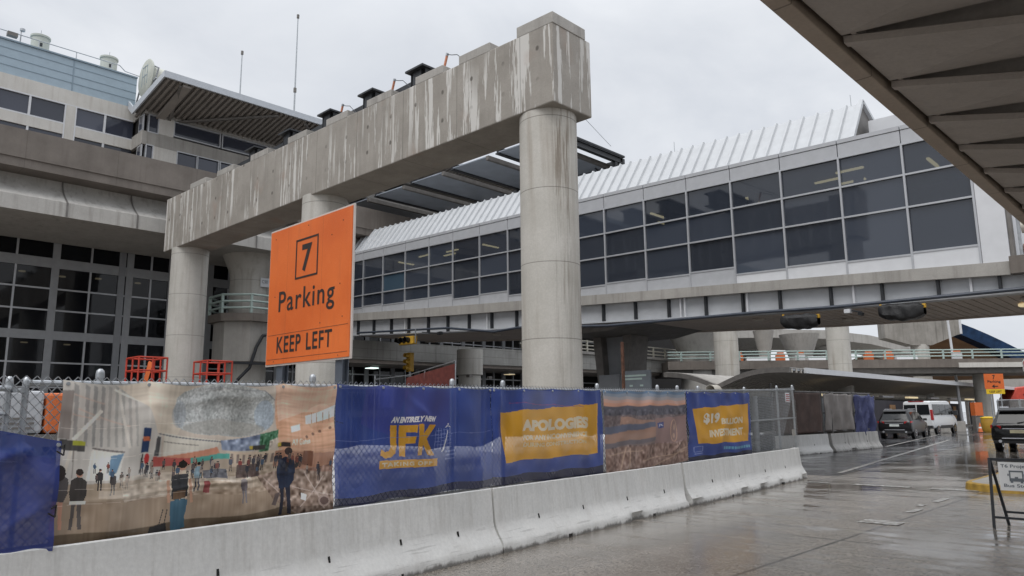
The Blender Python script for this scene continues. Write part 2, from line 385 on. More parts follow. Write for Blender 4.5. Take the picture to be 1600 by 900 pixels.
# ------------------------------------------------------------------ ground
def sheet(name, pts, mat, z):
    return structure(MB().add([(x, y, z) for x, y in pts], [tuple(range(len(pts)))]).build(name, mat, fix=False))
sheet('ground', [(-700, -400), (500, -400), (500, 900), (-700, 900)], 'wet_concrete', 0.0)
sheet('road', [(-60, 19.6), (-7.7, 20.0), (-8.6, 30), (-9.9, 45), (-16.5, 92), (-60, 92)], 'wet_asphalt', 0.004)
mk = MB()
for x0, x1, y0, y1 in ((-6.55, -5.35, 17.86, 18.16), (-4.95, -4.05, 17.86, 18.14), (-7.6, -7.1, 17.9, 18.08), (-4.35, -3.78, 11.95, 12.35), (-4.16, -4.04, 13.6, 14.2), (-4.25, -4.13, 15.4, 16.2), (-4.3, -4.18, 14.6, 14.9)):
    mk.quad((x0, y0, .008), (x1, y0, .008), (x1, y1, .008), (x0, y1, .008))
for a, b in (((-12.15, 37.9), (-20.4, 94)), ((-8.0, 21), (-12.0, 48))):
    a, b = Vector((*a, .008)), Vector((*b, .008)); d = Vector((.07, 0, 0)); mk.quad(a-d, a+d, b+d, b-d)
structure(mk.build('road_markings', 'road_paint', fix=False))
# kerbed island at the right: yellow-painted kerb with a rounded nose round a concrete top
def island_outline(ins):
    p = []
    for k in range(9):
        a = math.pi/2*k/8; p.append((-3.6-(.85-ins)*math.cos(a), 18.75-(.85-ins)*math.sin(a)))
    return p+[(3.4-ins, 17.9+ins), (3.4-ins, 44-ins), (-4.45+ins, 44-ins)]
kerb = MB(); o_ = island_outline(0); i_ = island_outline(.13); n_ = len(o_)
vs = [(x, y, 0) for x, y in o_]+[(x+.0, y, .13) for x, y in island_outline(.02)]+[(x, y, .15) for x, y in island_outline(.05)]+[(x, y, .15) for x, y in i_]+[(x, y, 0) for x, y in i_]
kerb.add(vs, [(k*n_+i, k*n_+(i+1) % n_, (k+1)*n_+(i+1) % n_, (k+1)*n_+i) for k in range(4) for i in range(n_)])
k_ = kerb.build('yellow_kerb', 'kerb_yellow', smooth=True); structure(k_)
sheet('island_paving', i_, 'slab_concrete', .146)
# far pavement under the bus canopy
structure(MB().prism([(-16.9, 60, 0), (-21.0, 96, 0), (-36, 96, 0), (-30, 60, 0)], (0, 0, .13)).build('pavement', 'slab_concrete'))

# ------------------------------------------------------------------ concrete pier bent
bent = thing('concrete_pier_bent', 'weathered grey concrete pier cap with white streaks on three round columns', 'bridge pier', (-11.9, 13.75, 0))
top_z = lambda x: lin(x, [(-35.2, 11.84), (-11.08, 11.3)])
bm_ = MB().hexa([(-35.2, 13, 9.3), (-11.08, 13, 9.2), (-11.08, 14.52, 9.2), (-35.2, 14.52, 9.3), (-35.2, 13, 11.84), (-11.08, 13, 11.3), (-11.08, 14.52, 11.3), (-35.2, 14.52, 11.84)])
bm_.build('pier_cap', 'beam_concrete', bent, bevel=.03)
for x, r, m in ((-11.93, .74, 'stained_column_concrete'), (-22.5, .8, 'column_concrete'), (-33.95, .8, 'column_concrete')):
    MB().tube((x, 13.75, 0), (x, 13.75, 9.31 if x < -20 else 9.2), r, n=48).build('column', m, bent, smooth=True)
peds = [(-12.3, -11.06, .3, 13-.004, 14.3), (-14.55, -13.3, .26, 13-.004, 13.68), (-16.5, -15.25, .25, 13.0-.004, 13.68), (-19.0, -17.7, .25, 13-.004, 13.68), (-21.4, -20.1, .25, 13-.004, 13.68), (-24.0, -22.7, .25, 13-.004, 13.68), (-26.9, -25.5, .25, 13-.004, 13.68), (-29.9, -28.4, .25, 13-.004, 13.68), (-32.6, -31.0, .25, 13-.004, 13.68)]
for x0, x1, h, y0, y1 in peds:
    z0, z1 = top_z(x0)-.02, top_z(x1)-.02
    MB().hexa([(x0, y0, z0), (x1, y0, z1), (x1, y1, z1), (x0, y1, z0), (x0, y0, z0+h), (x1, y0, z1+h), (x1, y1, z1+h), (x0, y1, z0+h)]).build('bearing_pedestal', 'slab_concrete', bent, bevel=.015)
# black steel girders being set on the pier cap: I-sections with stub plates
gname = ['black steel girder stub nearest the high right end of the pier cap', 'black steel girder stub second from the right on the pier cap', 'black steel girder stub in the middle of the row on the pier cap',
         'black steel girder stub fourth from the right on the pier cap', 'black steel girder stub nearest the building on the pier cap']
for k, x in enumerate((-16.75, -19.3, -21.8, -24.55, -27.3)):
    z = top_z(x)+.02
    t = thing('steel_girder_stub', gname[k], 'girder', (x, 13.9, z), group='black girder stubs on the pier cap')
    MB().box(x-.42, x+.42, 13.12, 17, z+.60, z+.66).build('top_flange', 'black_steel', t)
    MB().box(x-.2, x+.2, 13.25, 17, z+.04, z+.60).build('web', 'black_steel', t)
    MB().box(x-.42, x+.42, 13.15, 17, z, z+.04).build('bottom_flange', 'black_steel', t)
    for dx in (-.34, .34): MB().box(x+dx-.015, x+dx+.015, 13.3, 13.5, z+.04, z+.60).build('stiffener', 'black_steel', t)
d = MB()
for a, b in ((-17.17, -18.88), (-19.72, -21.38), (-22.22, -24.13), (-24.97, -26.88), (-27.72, -30.6)):
    d.bar((a, 13.8, top_z(a)+.48), (b, 13.8, top_z(b)+.42), .2, .40)
tag(d.build('edge_channel', 'black_steel'), 'long black steel channel along the top edge of the pier cap', 'steel channel')
for k, (x, l) in enumerate(((-16.0, 'orange safety post with a slack wire standing on the pier cap, nearest its right end'), (-18.6, 'orange safety post between the two right-hand girder stubs'), (-21.6, 'orange safety post standing beside the middle girder stub'))):
    z = top_z(x)+.2
    t = thing('safety_post', l, 'safety post', (x, 13.9, z), group='orange posts on the pier cap')
    MB().bar((x, 13.6, z), (x+.22, 13.62, z+.70), .055, .055, (0, 1, 0)).build('post', 'post_rust', t)
    MB().bar((x+.22, 13.62, z+.70), (x+.24, 13.62, z+.78), .065, .065, (0, 1, 0)).build('cap', 'galvanised', t)
    MB().path([(x+.24, 13.62, z+.74), (x+.45, 13.6, z+.64), (x+.7, 13.6, z+.56), (x+1.2, 13.6, z+.1)], .012, 5).build('wire', 'black_steel', t)

# ------------------------------------------------------------------ upper roadway viaduct along the terminal
via = thing('elevated_roadway', 'brown stained concrete viaduct with curved underside in front of the terminal', 'viaduct', (-38, 10, 0))
def yprism(pts, y0, y1): return MB().prism([(x, y0, z) for x, z in pts], (0, y1-y0, 0))
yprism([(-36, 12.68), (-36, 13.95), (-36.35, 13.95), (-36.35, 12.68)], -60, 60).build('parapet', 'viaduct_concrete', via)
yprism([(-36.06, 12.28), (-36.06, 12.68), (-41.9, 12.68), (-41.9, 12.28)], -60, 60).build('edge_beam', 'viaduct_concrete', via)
pr = [(-36.5, 12.28)]
for k in range(9):
    a = k/8; pr.append((-36.5-.55*math.sin(a*1.4)*0-(1-(1-a)**2)*0+(.25*math.sin(a*math.pi/2)), 12.28-1.25*a))
pr = [(-37.2, 12.28)]+[(-37.2+1.1*(1-math.cos(k/8*math.pi/2)), 12.28-1.2*(k/8)) for k in range(1, 9)]+[(-36.08, 10.42), (-41.9, 10.42), (-41.9, 12.28)]
yprism(pr, -60, 60).build('girder_web', 'viaduct_web_concrete', via, smooth=True)
for y in (6.2, 9.1, 12.05, 15.0, 18.0, 21.0):
    s_ = MB(); rr = [(-37.2+1.1*(1-math.cos(k/8*math.pi/2))+.035, 12.28-1.2*(k/8)) for k in range(0, 9)]+[(-36.05, 10.43)]
    s_.grid([[(x, y-.04, z) for x, z in rr], [(x, y+.04, z) for x, z in rr]]).build('drain_joint', 'steel_fascia', via)

# flared pier carrying the viaduct
fp = thing('flared_pier', 'thick round concrete pier flaring at the top beside the orange parking sign', 'bridge pier', (-38.5, 18.95, 0))
MB().lathe((-38.5, 18.95, 0), [(1.05, 0), (1.05, 3.9), (1.05, 9.2), (1.1, 9.5), (1.62, 10.75), (1.62, 10.95)], 40).build('shaft', 'column_concrete', fp, smooth=True)
ps = [(1.0*r*math.cos(math.pi/4*k+math.pi/8), r*math.sin(math.pi/4*k+math.pi/8)) for k in range(8) for r in (1.75,)]
MB().prism([(-38.5+a, 18.95+b, 4.55) for a, b in ps], (0, 0, 2.1)).build('collar', 'slab_concrete', fp)
ps = [(2.05*math.cos(math.pi/4*k+math.pi/8), 2.05*math.sin(math.pi/4*k+math.pi/8)) for k in range(8)]
MB().prism([(-38.5+a, 18.95+b, 6.65) for a, b in ps], (0, 0, .42)).build('ledge', 'viaduct_concrete', fp)
rl = MB()
for h in (7.35, 7.7, 8.05):
    p = [(-38.5+a*.98, 18.95+b*.98, h) for a, b in ps]; rl.path(p+[p[0]], .06, 8)
rl.build('guard_rail', 'rail_green', fp)
for a, b in ps: MB().box(-38.5+a*.97-.06, -38.5+a*.97+.06, 18.95+b*.97-.06, 18.95+b*.97+.06, 7.07, 8.1).build('rail_post', 'rail_green', fp)
MB().path([(-37.1, 17.4, 2.3), (-36.9, 17.6, 3.4), (-36.75, 18.3, 4.2), (-36.7, 18.6, 5.3), (-36.65, 18.9, 5.9), (-36.6, 19.6, 6.1), (-36.6, 20.5, 6.1)], .085, 10).build('drain_pipe', 'black_steel', fp, smooth=True)
MB().bar((-36.78, 17.2, 4.42), (-36.55, 19.9, 4.42), .12, .12).build('pipe_bracket', 'black_steel', fp)
MB().box(-37.42, -37.38, 19.0, 19.5, 8.65, 9.15).build('number_plate', 'white_panel', fp)
letters(MB(), 'C50', (-37.375, 19.0, 8.65), (0, 1, 0), (0, 0, 1), .08, .42, .2, .38).build('plate_lettering', 'sign_grey', fp)

# ------------------------------------------------------------------ terminal building
tb = thing('terminal_building', 'large grey terminal with dark window bands, pale blue top storey and barrel roof', 'building', (-42, 14, 0))
XF = -42.0
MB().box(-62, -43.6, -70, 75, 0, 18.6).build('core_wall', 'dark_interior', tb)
# storeys: (z of lower edge, z of upper edge, list of transom heights)
mull = [8.63-1.68*k for k in range(1, 22)]
bays = []
yy = 10.34
# lower facade: pilasters every two panes left of the recess, narrower panes right of it
pil = [10.34-3.36*k for k in range(0, 14)]+[13.86+2.2*k for k in range(0, 18)]
mid = [8.63-3.36*k for k in range(0, 14)]+[11.96]+[14.96+2.2*k for k in range(0, 18)]
bands = [(5.55, 5.98), (9.16, 9.65), (11.3, 11.9), (1.6, 2.0)]
for z0, z1 in bands: MB().box(XF-.16, XF, -40, 55, z0, z1).build('spandrel', 'facade_grey', tb)
for y in pil: MB().box(XF-.16, XF+.012, y-.17, y+.17, 0, 11.3).build('pilaster', 'facade_grey', tb)
mb = MB()
for y in mid: mb.box(XF-.12, XF-.006, y-.045, y+.045, 0, 11.3)
for z in (3.2, 4.41, 7.02, 8.1, 10.69): mb.box(XF-.12, XF-.009, -40, 55, z-.04, z+.04)
mb.build('mullion', 'mullion', tb)
MB().box(XF-.11, XF+.03, 13.3, 13.62, 0, 11.3).build('recess_strip', 'dark_grey_panel', tb)
for y, z in ((7.6, 9.0), (9.1, 8.95), (10.9, 8.9), (12.6, 9.0), (14.6, 9.0), (9.5, 5.4), (11.4, 5.4), (7.8, 5.35)): MB().lathe((-42.9, y, z), [(.16, 0), (.16, .05)], 12).build('ceiling_light', 'lamp_warm', tb)
ys = sorted(pil+mid); zs = [2.0, 3.2, 4.41, 5.55, 5.98, 7.02, 8.1, 9.16, 9.65, 10.69, 11.3]
for za, zb in ((2.0, 5.55), (5.98, 9.16), (9.65, 11.3)):
    for ya, yb in zip(ys[:-1], ys[1:]):
        if yb < 0 or ya > 32: continue
        j = rng.normal(0, .006)
        MB().quad((XF-.07+j, ya, za), (XF-.07-j, yb, za), (XF-.07-j, yb, zb), (XF-.07+j, ya, zb)).build('window', 'dark_window_glass', tb, fix=False)
# upper facade (departures level and above)
MB().box(XF-.5, XF-.1, -60, 13.5, 13.0, 14.4).build('wall', 'pale_panel', tb)
for z0, z1 in ((16.22, 16.82), (17.85, 18.66)): MB().box(XF-.3, XF, -60, 13.5, z0, z1).build('upper_spandrel', 'pale_panel', tb)
pu = [10.34-3.5*k for k in range(0, 12)]; mu = [8.5-3.5*k for k in range(0, 12)]+[12.0]
for y in pu: MB().box(XF-.25, XF+.006, y-.24, y+.24, 14, 17.85).build('upper_pilaster', 'pale_panel', tb)
mb = MB()
for y in mu: mb.box(XF-.2, XF-.006, y-.05, y+.05, 14, 17.85)
for y in pu: mb.box(XF-.2, XF+.011, y-.28, y-.22, 14, 17.85); mb.box(XF-.2, XF+.011, y+.22, y+.28, 14, 17.85)
for z in (16.80, 17.86): mb.box(XF-.2, XF+.002, -60, 13.4, z-.035, z+.035)
mb.build('upper_mullion', 'white_panel', tb)
yu = sorted(pu+mu+[13.45])
for z0, z1 in ((14.4, 16.22), (16.82, 17.85)):
    for ya, yb in zip(yu[:-1], yu[1:]):
        if yb < 3: continue
        MB().quad((XF-.1, ya, z0), (XF-.1, yb, z0), (XF-.1, yb, z1), (XF-.1, ya, z1)).build('upper_window', 'upper_glass', tb, fix=False)
MB().box(-58, XF-.05, -60, 13.45, 18.66, 20.42).build('metal_cladding', 'blue_cladding', tb)
mb = MB()
for z in (19.12, 19.55, 20.02): mb.box(XF-.08, XF-.035, -60, 13.45, z-.02, z+.02)
for y in (10.3, 3.3, -3.7): mb.box(XF-.08, XF-.03, y-.03, y+.03, 18.66, 20.42)
mb.box(XF-.2, XF+.02, -60, 13.46, 20.42, 20.5)
mb.build('cladding_joint', 'cladding_dark', tb)
for k in range(3): pass
# projecting right-hand wing with ribbon windows
XW = -40.5
MB().box(-58, XW-.02, 13.5, 60, 13.0, 15.25).build('wing_wall', 'pale_panel', tb)
MB().box(-58, XW, 13.42, 60, 16.2, 16.95).build('wing_spandrel', 'slab_concrete', tb)
MB().box(-58, XW-.04, 13.5, 60, 17.95, 18.7).build('wing_head', 'slab_concrete', tb)
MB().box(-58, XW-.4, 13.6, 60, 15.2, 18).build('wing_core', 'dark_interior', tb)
for y0, y1, z0, z1 in ((14.25, 15.05, 16.95, 17.97), (14.05, 15.3, 15.0, 16.2)): MB().box(XW-.3, XW+.02, y0, y1, z0, z1).build('wall_panel', 'pale_panel', tb, bevel=.02)
for y0, y1, z0, z1 in ((15.1, 17.65, 17.1, 17.86), (17.85, 20.6, 17.1, 17.86), (20.8, 23.5, 17.1, 17.86), (23.7, 26.4, 17.1, 17.86), (15.35, 16.4, 15.25, 16.2), (16.5, 17.65, 15.25, 16.2), (17.8, 19, 15.25, 16.2), (19.1, 20.3, 15.25, 16.2), (13.75, 14.2, 16.98, 17.9), (13.7, 14.0, 15.2, 16.18)):
    f = MB(); f.box(XW-.25, XW+.012, y0-.06, y0, z0-.06, z1+.06); f.box(XW-.25, XW+.012, y1, y1+.06, z0-.06, z1+.06); f.box(XW-.25, XW+.012, y0, y1, z0-.06, z0); f.box(XW-.25, XW+.012, y0, y1, z1, z1+.06)
    fo = f.build('ribbon_window', 'mullion', tb)
    MB().quad((XW-.1, y0, z0), (XW-.1, y1, z0), (XW-.1, y1, z1), (XW-.1, y0, z1)).build('pane', 'upper_glass', fo, fix=False)
for z0, z1 in ((16.98, 17.9), (15.2, 16.18)):
    fo = MB().box(-41.2, -40.55, 13.44, 13.5, z0, z1).build('corner_window', 'mullion', tb)
    MB().quad((-41.1, 13.436, z0+.08), (-40.68, 13.436, z0+.08), (-40.68, 13.436, z1-.08), (-41.1, 13.436, z1-.08)).build('pane', 'upper_glass', fo, fix=False)
# raking canopy with ribbed metal soffit
def rake(x): return lin(x, [(-41.5, 17.75), (-37, 18.7)])
ov = MB(); ov.hexa([(-41.2, 13.15, 18.08), (-37, 13.15, 18.78), (-37, 45, 18.78), (-41.2, 45, 18.08), (-41.2, 13.15, 18.42), (-37, 13.15, 19.0), (-37, 45, 19.0), (-41.2, 45, 18.42)])
ovo = ov.build('roof_overhang', 'steel_fascia', tb)
rb = MB(); y = 13.3
while y < 45:
    rb.hexa([(-41.5, y, 17.93), (-37.1, y, 18.66), (-37.1, y+.13, 18.66), (-41.5, y+.13, 17.93), (-41.5, y, 18.05), (-37.1, y, 18.79), (-37.1, y+.13, 18.79), (-41.5, y+.13, 18.05)]); y += .3
rb.build('soffit_rib', 'rib_metal', ovo)
for p0, p1 in (((-40.8, 14.85, 17.85), (-37.2, 14.0, 18.55)), ((-40.8, 15.0, 17.9), (-37.2, 19.5, 18.55)), ((-40.8, 25, 17.9), (-37.2, 21.2, 18.55))):
    MB().bar(p0, p1, .14, .12).build('soffit_brace', 'steel_fascia', ovo)
MB().bar((-40.6, 14.3, 17.88), (-37.1, 14.3, 18.6), .42, .16).build('soffit_beam', 'rib_metal', ovo)
MB().box(-37.02, -36.9, 13.1, 45, 18.68, 19.02).build('fascia', 'light_trim', ovo)
MB().hexa([(-41.25, 13.06, 17.98), (-36.92, 13.06, 18.68), (-36.92, 13.14, 18.68), (-41.25, 13.14, 17.98), (-41.25, 13.06, 18.38), (-36.92, 13.06, 19.02), (-36.92, 13.14, 19.02), (-41.25, 13.14, 18.38)]).build('end_fascia', 'light_trim', ovo)
MB().hexa([(-41.97, 13.07, 18.5), (-41.25, 13.07, 17.98), (-41.25, 13.16, 17.98), (-41.97, 13.16, 18.5), (-41.97, 13.07, 18.95), (-41.25, 13.07, 18.42), (-41.25, 13.16, 18.42), (-41.97, 13.16, 18.95)]).build('end_fascia', 'light_trim', ovo)
# barrel roof behind it
MB().tube((-39.9, 13.3, 19.5), (-39.9, 46, 19.5), .84, n=40).build('barrel_roof', 'cream', tb, smooth=True)
for k in range(3):
    ra = 1.5-.12*k
MB().lathe((-40.0, 13.18, 19.7), [(1.02, .11), (1.04, .07), (1.04, .04), (.98, .0)], 40, 'Y').build('drum_ring', 'vent_green', tb, smooth=True)
MB().box(-40.35, -39.75, 13.22, 13.29, 19.4, 20.3).build('drum_door', 'cream', tb)
dr = MB()
for x0, x1, z0, z1 in ((-40.42, -40.38, 19.3, 20.4), (-39.74, -39.7, 19.3, 20.4), (-40.08, -40.04, 19.3, 20.4), (-40.38, -39.74, 19.8, 19.84), (-40.38, -39.74, 20.32, 20.36)): dr.box(x0, x1, 13.17, 13.21, z0, z1)
dr.build('door_frame', 'cladding_dark', tb)
rt = MB()
for a, b in (((-38.9, 13.3, 18.7), (-39.5, 13.4, 20.3)), ((-39.2, 13.3, 18.6), (-38.75, 13.4, 19.9)), ((-39.6, 13.3, 18.5), (-39.9, 13.3, 19.2)), ((-41.5, 13.3, 18.6), (-40.6, 13.3, 20.0)), ((-40.9, 13.3, 18.3), (-39.3, 13.3, 18.6)), ((-39.9, 13.3, 19.2), (-38.7, 13.3, 19.3)), ((-39.5, 13.4, 20.3), (-38.75, 13.4, 19.9)), ((-40.2, 13.3, 18.5), (-39.5, 13.3, 19.6))): rt.bar(a, b, .07, .07, (0, 1, 0))
rt.build('roof_ladder', 'galvanised', tb)
hr = MB(); hr.path([(-42.4, -40, 21.05), (-42.4, 12.6, 21.05), (-42.4, 12.9, 20.8), (-42.4, 13.7, 20.75)], .025, 6)
for k in range(20): hr.tube((-42.4, 12.2-1.75*k, 20.45), (-42.4, 12.2-1.75*k, 21.05), .022, n=6)
hr.build('roof_handrail', 'galvanised', tb)
def at_roof(name, lab, cat, x, y, fn):
    t = thing(name, lab, cat, (x, y, 20.5)); fn(t); return t
def vent(x, y):
    def f(t):
        MB().lathe((x, y, 20.45), [(.46, 0), (.46, .2), (.43, .2), (.43, 1.45), (.48, 1.45), (.48, 1.55), (.1, 1.6)], 24).build('drum', 'vent_green', t, smooth=True)
        MB().tube((x, y, 22.0), (x, y, 22.4), .015, n=5).build('lightning_rod', 'galvanised', t)
        MB().box(x+.40, x+.445, y-.1, y+.02, 21.3, 21.5).build('hatch', 'black_steel', t)
    return f
at_roof('roof_vent', 'pale round roof vent above the left part of the blue top storey', 'roof vent', -44, 9.08, vent(-44, 9.08))
at_roof('roof_vent', 'pale round roof vent near the drum end of the blue top storey', 'roof vent', -44, 12.5, vent(-44, 12.5))
def camf(t):
    MB().tube((-42.5, 7.9, 20.45), (-42.5, 7.9, 21.3), .03, n=6).build('mast', 'galvanised', t)
    MB().lathe((-42.5, 7.95, 21.3), [(.05, 0), (.12, .03), (.12, .15), (.02, .2)], 12).build('camera_head', 'galvanised', t, smooth=True)
    MB().box(-42.6, -42.3, 7.3, 7.75, 20.85, 21.05).build('floodlight', 'steel_fascia', t)
at_roof('roof_camera', 'small camera on a mast at the left end of the roof edge', 'security camera', -42.5, 7.9, camf)
for lab, x, y, z0, z1, r in (('tall thin white antenna mast rising behind the terminal roof, the taller one', -43, 23.65, 19, 28.85, .07), ('shorter thin antenna mast rising behind the terminal roof', -46, 21.24, 19, 26.4, .07)):
    t = thing('antenna_mast', lab, 'antenna', (x, y, z0))
    MB().tube((x, y, z0), (x, y, z1-.25), r, r*.5, 8).build('pole', 'galvanised', t); MB().tube((x, y, z1-.25), (x, y, z1), r*1.3, n=8).build('tip', 'steel_fascia', t)
    if z1 > 28: MB().tube((x, y, 23.2), (x, y, 23.5), r*1.5, n=8).build('collar', 'steel_fascia', t)
MB().tube((-46, 21.24, 18), (-46, 21.24, 19), .1).build('mast_foot', 'galvanised', tb); MB().tube((-43, 23.65, 18), (-43, 23.65, 19), .1).build('mast_foot', 'galvanised', tb)

# ------------------------------------------------------------------ glazed skyway
sk = thing('pedestrian_skyway', 'glazed pedestrian skyway with ribbed white metal roof crossing over the road', 'footbridge', (-20, 26.5, 4.8))
YK = 24.0
Z = dict(st=[(-36, 7.43), (-27.6, 6.95), (-17.9, 6.4), (-4.0, 5.66), (14, 5.3)], sb=[(-36, 7.03), (-27.6, 6.5), (-18, 6.02), (-10, 5.65), (-4, 5.29), (14, 4.95)],
         gb=[(-36, 6.22), (-27.6, 5.71), (-18, 5.32), (-10, 4.93), (-4, 4.81), (14, 4.7)],
         wt=[(-36, 10.52), (-17.8, 10.0), (-4, 9.68)], m1=[(-36, 9.42), (-17.8, 8.96), (-4, 8.72)], m2=[(-36, 8.46), (-17.8, 7.97), (-4, 7.69)], ft=[(-36, 11.03), (-17.8, 10.62), (-4, 10.24)])
zz = lambda k, x: lin(x, Z[k])
def strip(k0, k1, x0, x1, y0, y1, d0=0, d1=0, seg=12):
    m = MB(); xs = np.linspace(x0, x1, seg+1)
    for a, b in zip(xs[:-1], xs[1:]):
        f0 = (lambda x: zz(k0, x)+d0) if isinstance(k0, str) else (lambda x: k0); f1 = (lambda x: zz(k1, x)+d1) if isinstance(k1, str) else (lambda x: k1)
        m.hexa([(a, y0, f0(a)), (b, y0, f0(b)), (b, y1, f0(b)), (a, y1, f0(a)), (a, y0, f1(a)), (b, y0, f1(b)), (b, y1, f1(b)), (a, y1, f1(a))])
    return m
mx_ = [-4.7, -6.45, -8.35, -10.3, -12.16, -13.96, -15.87, -17.82, -19.6, -21.5, -23.4, -25.3, -27.24, -29.1, -31.08, -33.07, -34.95, -36.8]
strip('sb', 'st', -36, -4, 23.7, 29.4).build('deck_slab', 'slab_concrete', sk)
strip('sb', 'st', -3.98, 14, 23.6, 29.4, .01, .12).build('deck_slab', 'viaduct_concrete', sk)
strip('gb', 'sb', -36, 14, 23.98, 24.06).build('edge_girder', 'girder_grey', sk)
for yy_ in (25.9, 27.6, 29.2): strip('gb', 'sb', -36, 14, yy_, yy_+.06, .05).build('girder', 'girder_grey', sk)
strip('gb', 'gb', -36, 14, 23.78, 24.2, -.05, 0).build('girder_flange', 'girder_grey', sk)
# stiffeners: alternately black and light
st_ = [-4.4+1.5*k for k in range(0, 8)]
xs = [14-1.5*k for k in range(0, 34)]
for x in (-4.3, -5.83, -7.36, -8.9, -10.58, -11.91, -13.34, -14.89, -16.39, -17.94, -19.6, -21.2, -22.8, -24.4, -25.95, -27.5, -29.0, -30.6, -32.1, -33.7, -35.2, -2.7, -1.1, .5):
    MB().box(x-.035, x+.035, 23.82, 23.98, zz('gb', x)+.0, zz('sb', x)).build('stiffener', 'black_steel', sk)
for x in (-5.0, -8.2, -11.75, -14.2, -14.38, -21.9, -22.15, -30.9, -24.7): MB().box(x-.03, x+.03, 23.86, 23.98, zz('gb', x), zz('sb', x)).build('conduit_riser', 'white_panel', sk)
MB().path([(14, 23.66, 4.92), (-3.8, 23.66, 4.86), (-8.8, 23.66, 4.9), (-11.4, 23.66, 4.99), (-17.6, 23.66, 5.1), (-22.5, 23.66, 5.46), (-24, 23.66, 5.4), (-27.3, 23.66, 5.86), (-34.9, 23.66, 6.25)], .055, 8).build('conduit', 'navy_steel', sk, smooth=True)
# soffit: corrugated
sf = MB(); x = -36.0
while x < 13.9:
    a, b = zz('gb', x), zz('gb', x+.3); sf.hexa([(x, 24.2, a+.02), (x+.3, 24.2, b+.02), (x+.3, 29.38, b+.02), (x, 29.38, a+.02), (x, 24.2, a+.07), (x+.3, 24.2, b+.07), (x+.3, 29.38, b+.07), (x, 29.38, a+.07)])
    sf.box(x, x+.2, 24.2, 29.38, a-.006, a+.03); x += .3
sf.build('soffit', 'soffit_concrete', sk); strip('gb', 'gb', -36, 14, 29.4, 29.6, -.06, .5).build('rear_edge', 'soffit_concrete', sk)
for k, (x, y, m) in enumerate(((-12.2, 25.6, 'soffit_metal'), (-9.6, 27.2, 'soffit_metal'), (-4.2, 26.6, 'lamp_warm'), (-3.9, 25.2, 'soffit_metal'), (-26.2, 26, 'soffit_metal'), (-21, 25.5, 'soffit_metal'))):
    MB().lathe((x, y, zz('gb', x)-.1), [(.16, 0), (.2, .03), (.2, .08)], 16).build('soffit_light', m, sk, smooth=True)
# wall: sill panels, glass, transoms, mullions, head fascia
low = {}
steps = [(-4.7, .62), (-10.3, .62), (-11.1, .36), (-18, .46), (-99, .3)]
for a, b in zip(mx_[:-1], mx_[1:]):
    c = (a+b)/2
    k = 0
    wb_l, wb_r = None, None
    base = 6.3 if c > -8 else 6.42 if c > -12.1 else 6.74 if c > -15 else 6.84 if c > -19.6 else 7.0 if c > -23.4 else 7.28 if c > -27.2 else 7.57 if c > -29.1 else 7.62 if c > -33 else 7.75
    sl = .012
    zb = lambda x: base+(c-x)*.03
    p = MB(); g = .015
    p.hexa([(b+g, YK-.03, zz('st', b)), (a-g, YK-.03, zz('st', a)), (a-g, YK+.1, zz('st', a)), (b+g, YK+.1, zz('st', b)), (b+g, YK-.03, zb(b)), (a-g, YK-.03, zb(a)), (a-g, YK+.1, zb(a)), (b+g, YK+.1, zb(b))])
    p.build('sill_panel', 'white_panel' if c > -12 else 'grey_panel' if c > -18 else 'grey_panel', sk)
    p = MB(); p.hexa([(b+g, YK-.03, zz('wt', b)), (a-g, YK-.03, zz('wt', a)), (a-g, YK+.1, zz('wt', a)), (b+g, YK+.1, zz('wt', b)), (b+g, YK-.03, zz('ft', b)-.12), (a-g, YK-.03, zz('ft', a)-.12), (a-g, YK+.1, zz('ft', a)-.12), (b+g, YK+.1, zz('ft', b)-.12)])
    p.build('head_panel', 'grey_panel', sk)
    p = MB(); p.hexa([(b+g, YK-.05, zz('ft', b)-.10), (a-g, YK-.05, zz('ft', a)-.10), (a-g, YK+.3, zz('ft', a)-.10), (b+g, YK+.3, zz('ft', b)-.10), (b+g, YK-.05, zz('ft', b)+.03), (a-g, YK-.05, zz('ft', a)+.03), (a-g, YK+.3, zz('ft', a)+.03), (b+g, YK+.3, zz('ft', b)+.03)])
    p.build('coping', 'grey_panel', sk)
    for kk, (l0, l1) in enumerate(((zb, lambda x: zz('m2', x)), (lambda x: zz('m2', x), lambda x: zz('m1', x)), (lambda x: zz('m1', x), lambda x: zz('wt', x)))):
        j = float(rng.normal(0, .007)); j2 = float(rng.normal(0, .008))
        m = 'blue_glass' if (kk == 1 and -33.2 < c < -31.0 and False) else 'window_glass'
        if kk == 1 and -33.07 < c < -31.08 : m = 'blue_glass'
        MB().quad((b, YK+.03+j, l0(b)), (a, YK+.03-j, l0(a)), (a, YK+.03-j+j2, l1(a)), (b, YK+.03+j+j2, l1(b))).build('window_pane', m, sk, fix=False)
    for f in (zb, lambda x: zz('m2', x), lambda x: zz('m1', x), lambda x: zz('wt', x)):
        MB().hexa([(b, YK-.05, f(b)-.028), (a, YK-.05, f(a)-.028), (a, YK+.02, f(a)-.028), (b, YK+.02, f(b)-.028), (b, YK-.05, f(b)+.028), (a, YK-.05, f(a)+.028), (a, YK+.02, f(a)+.028), (b, YK+.02, f(b)+.028)]).build('transom', 'mullion', sk)
for x in mx_[:-1]: MB().box(x-.03, x+.03, YK-.06, YK+.015, zz('st', x)+.02, zz('wt', x)-.03).build('mullion', 'mullion', sk)
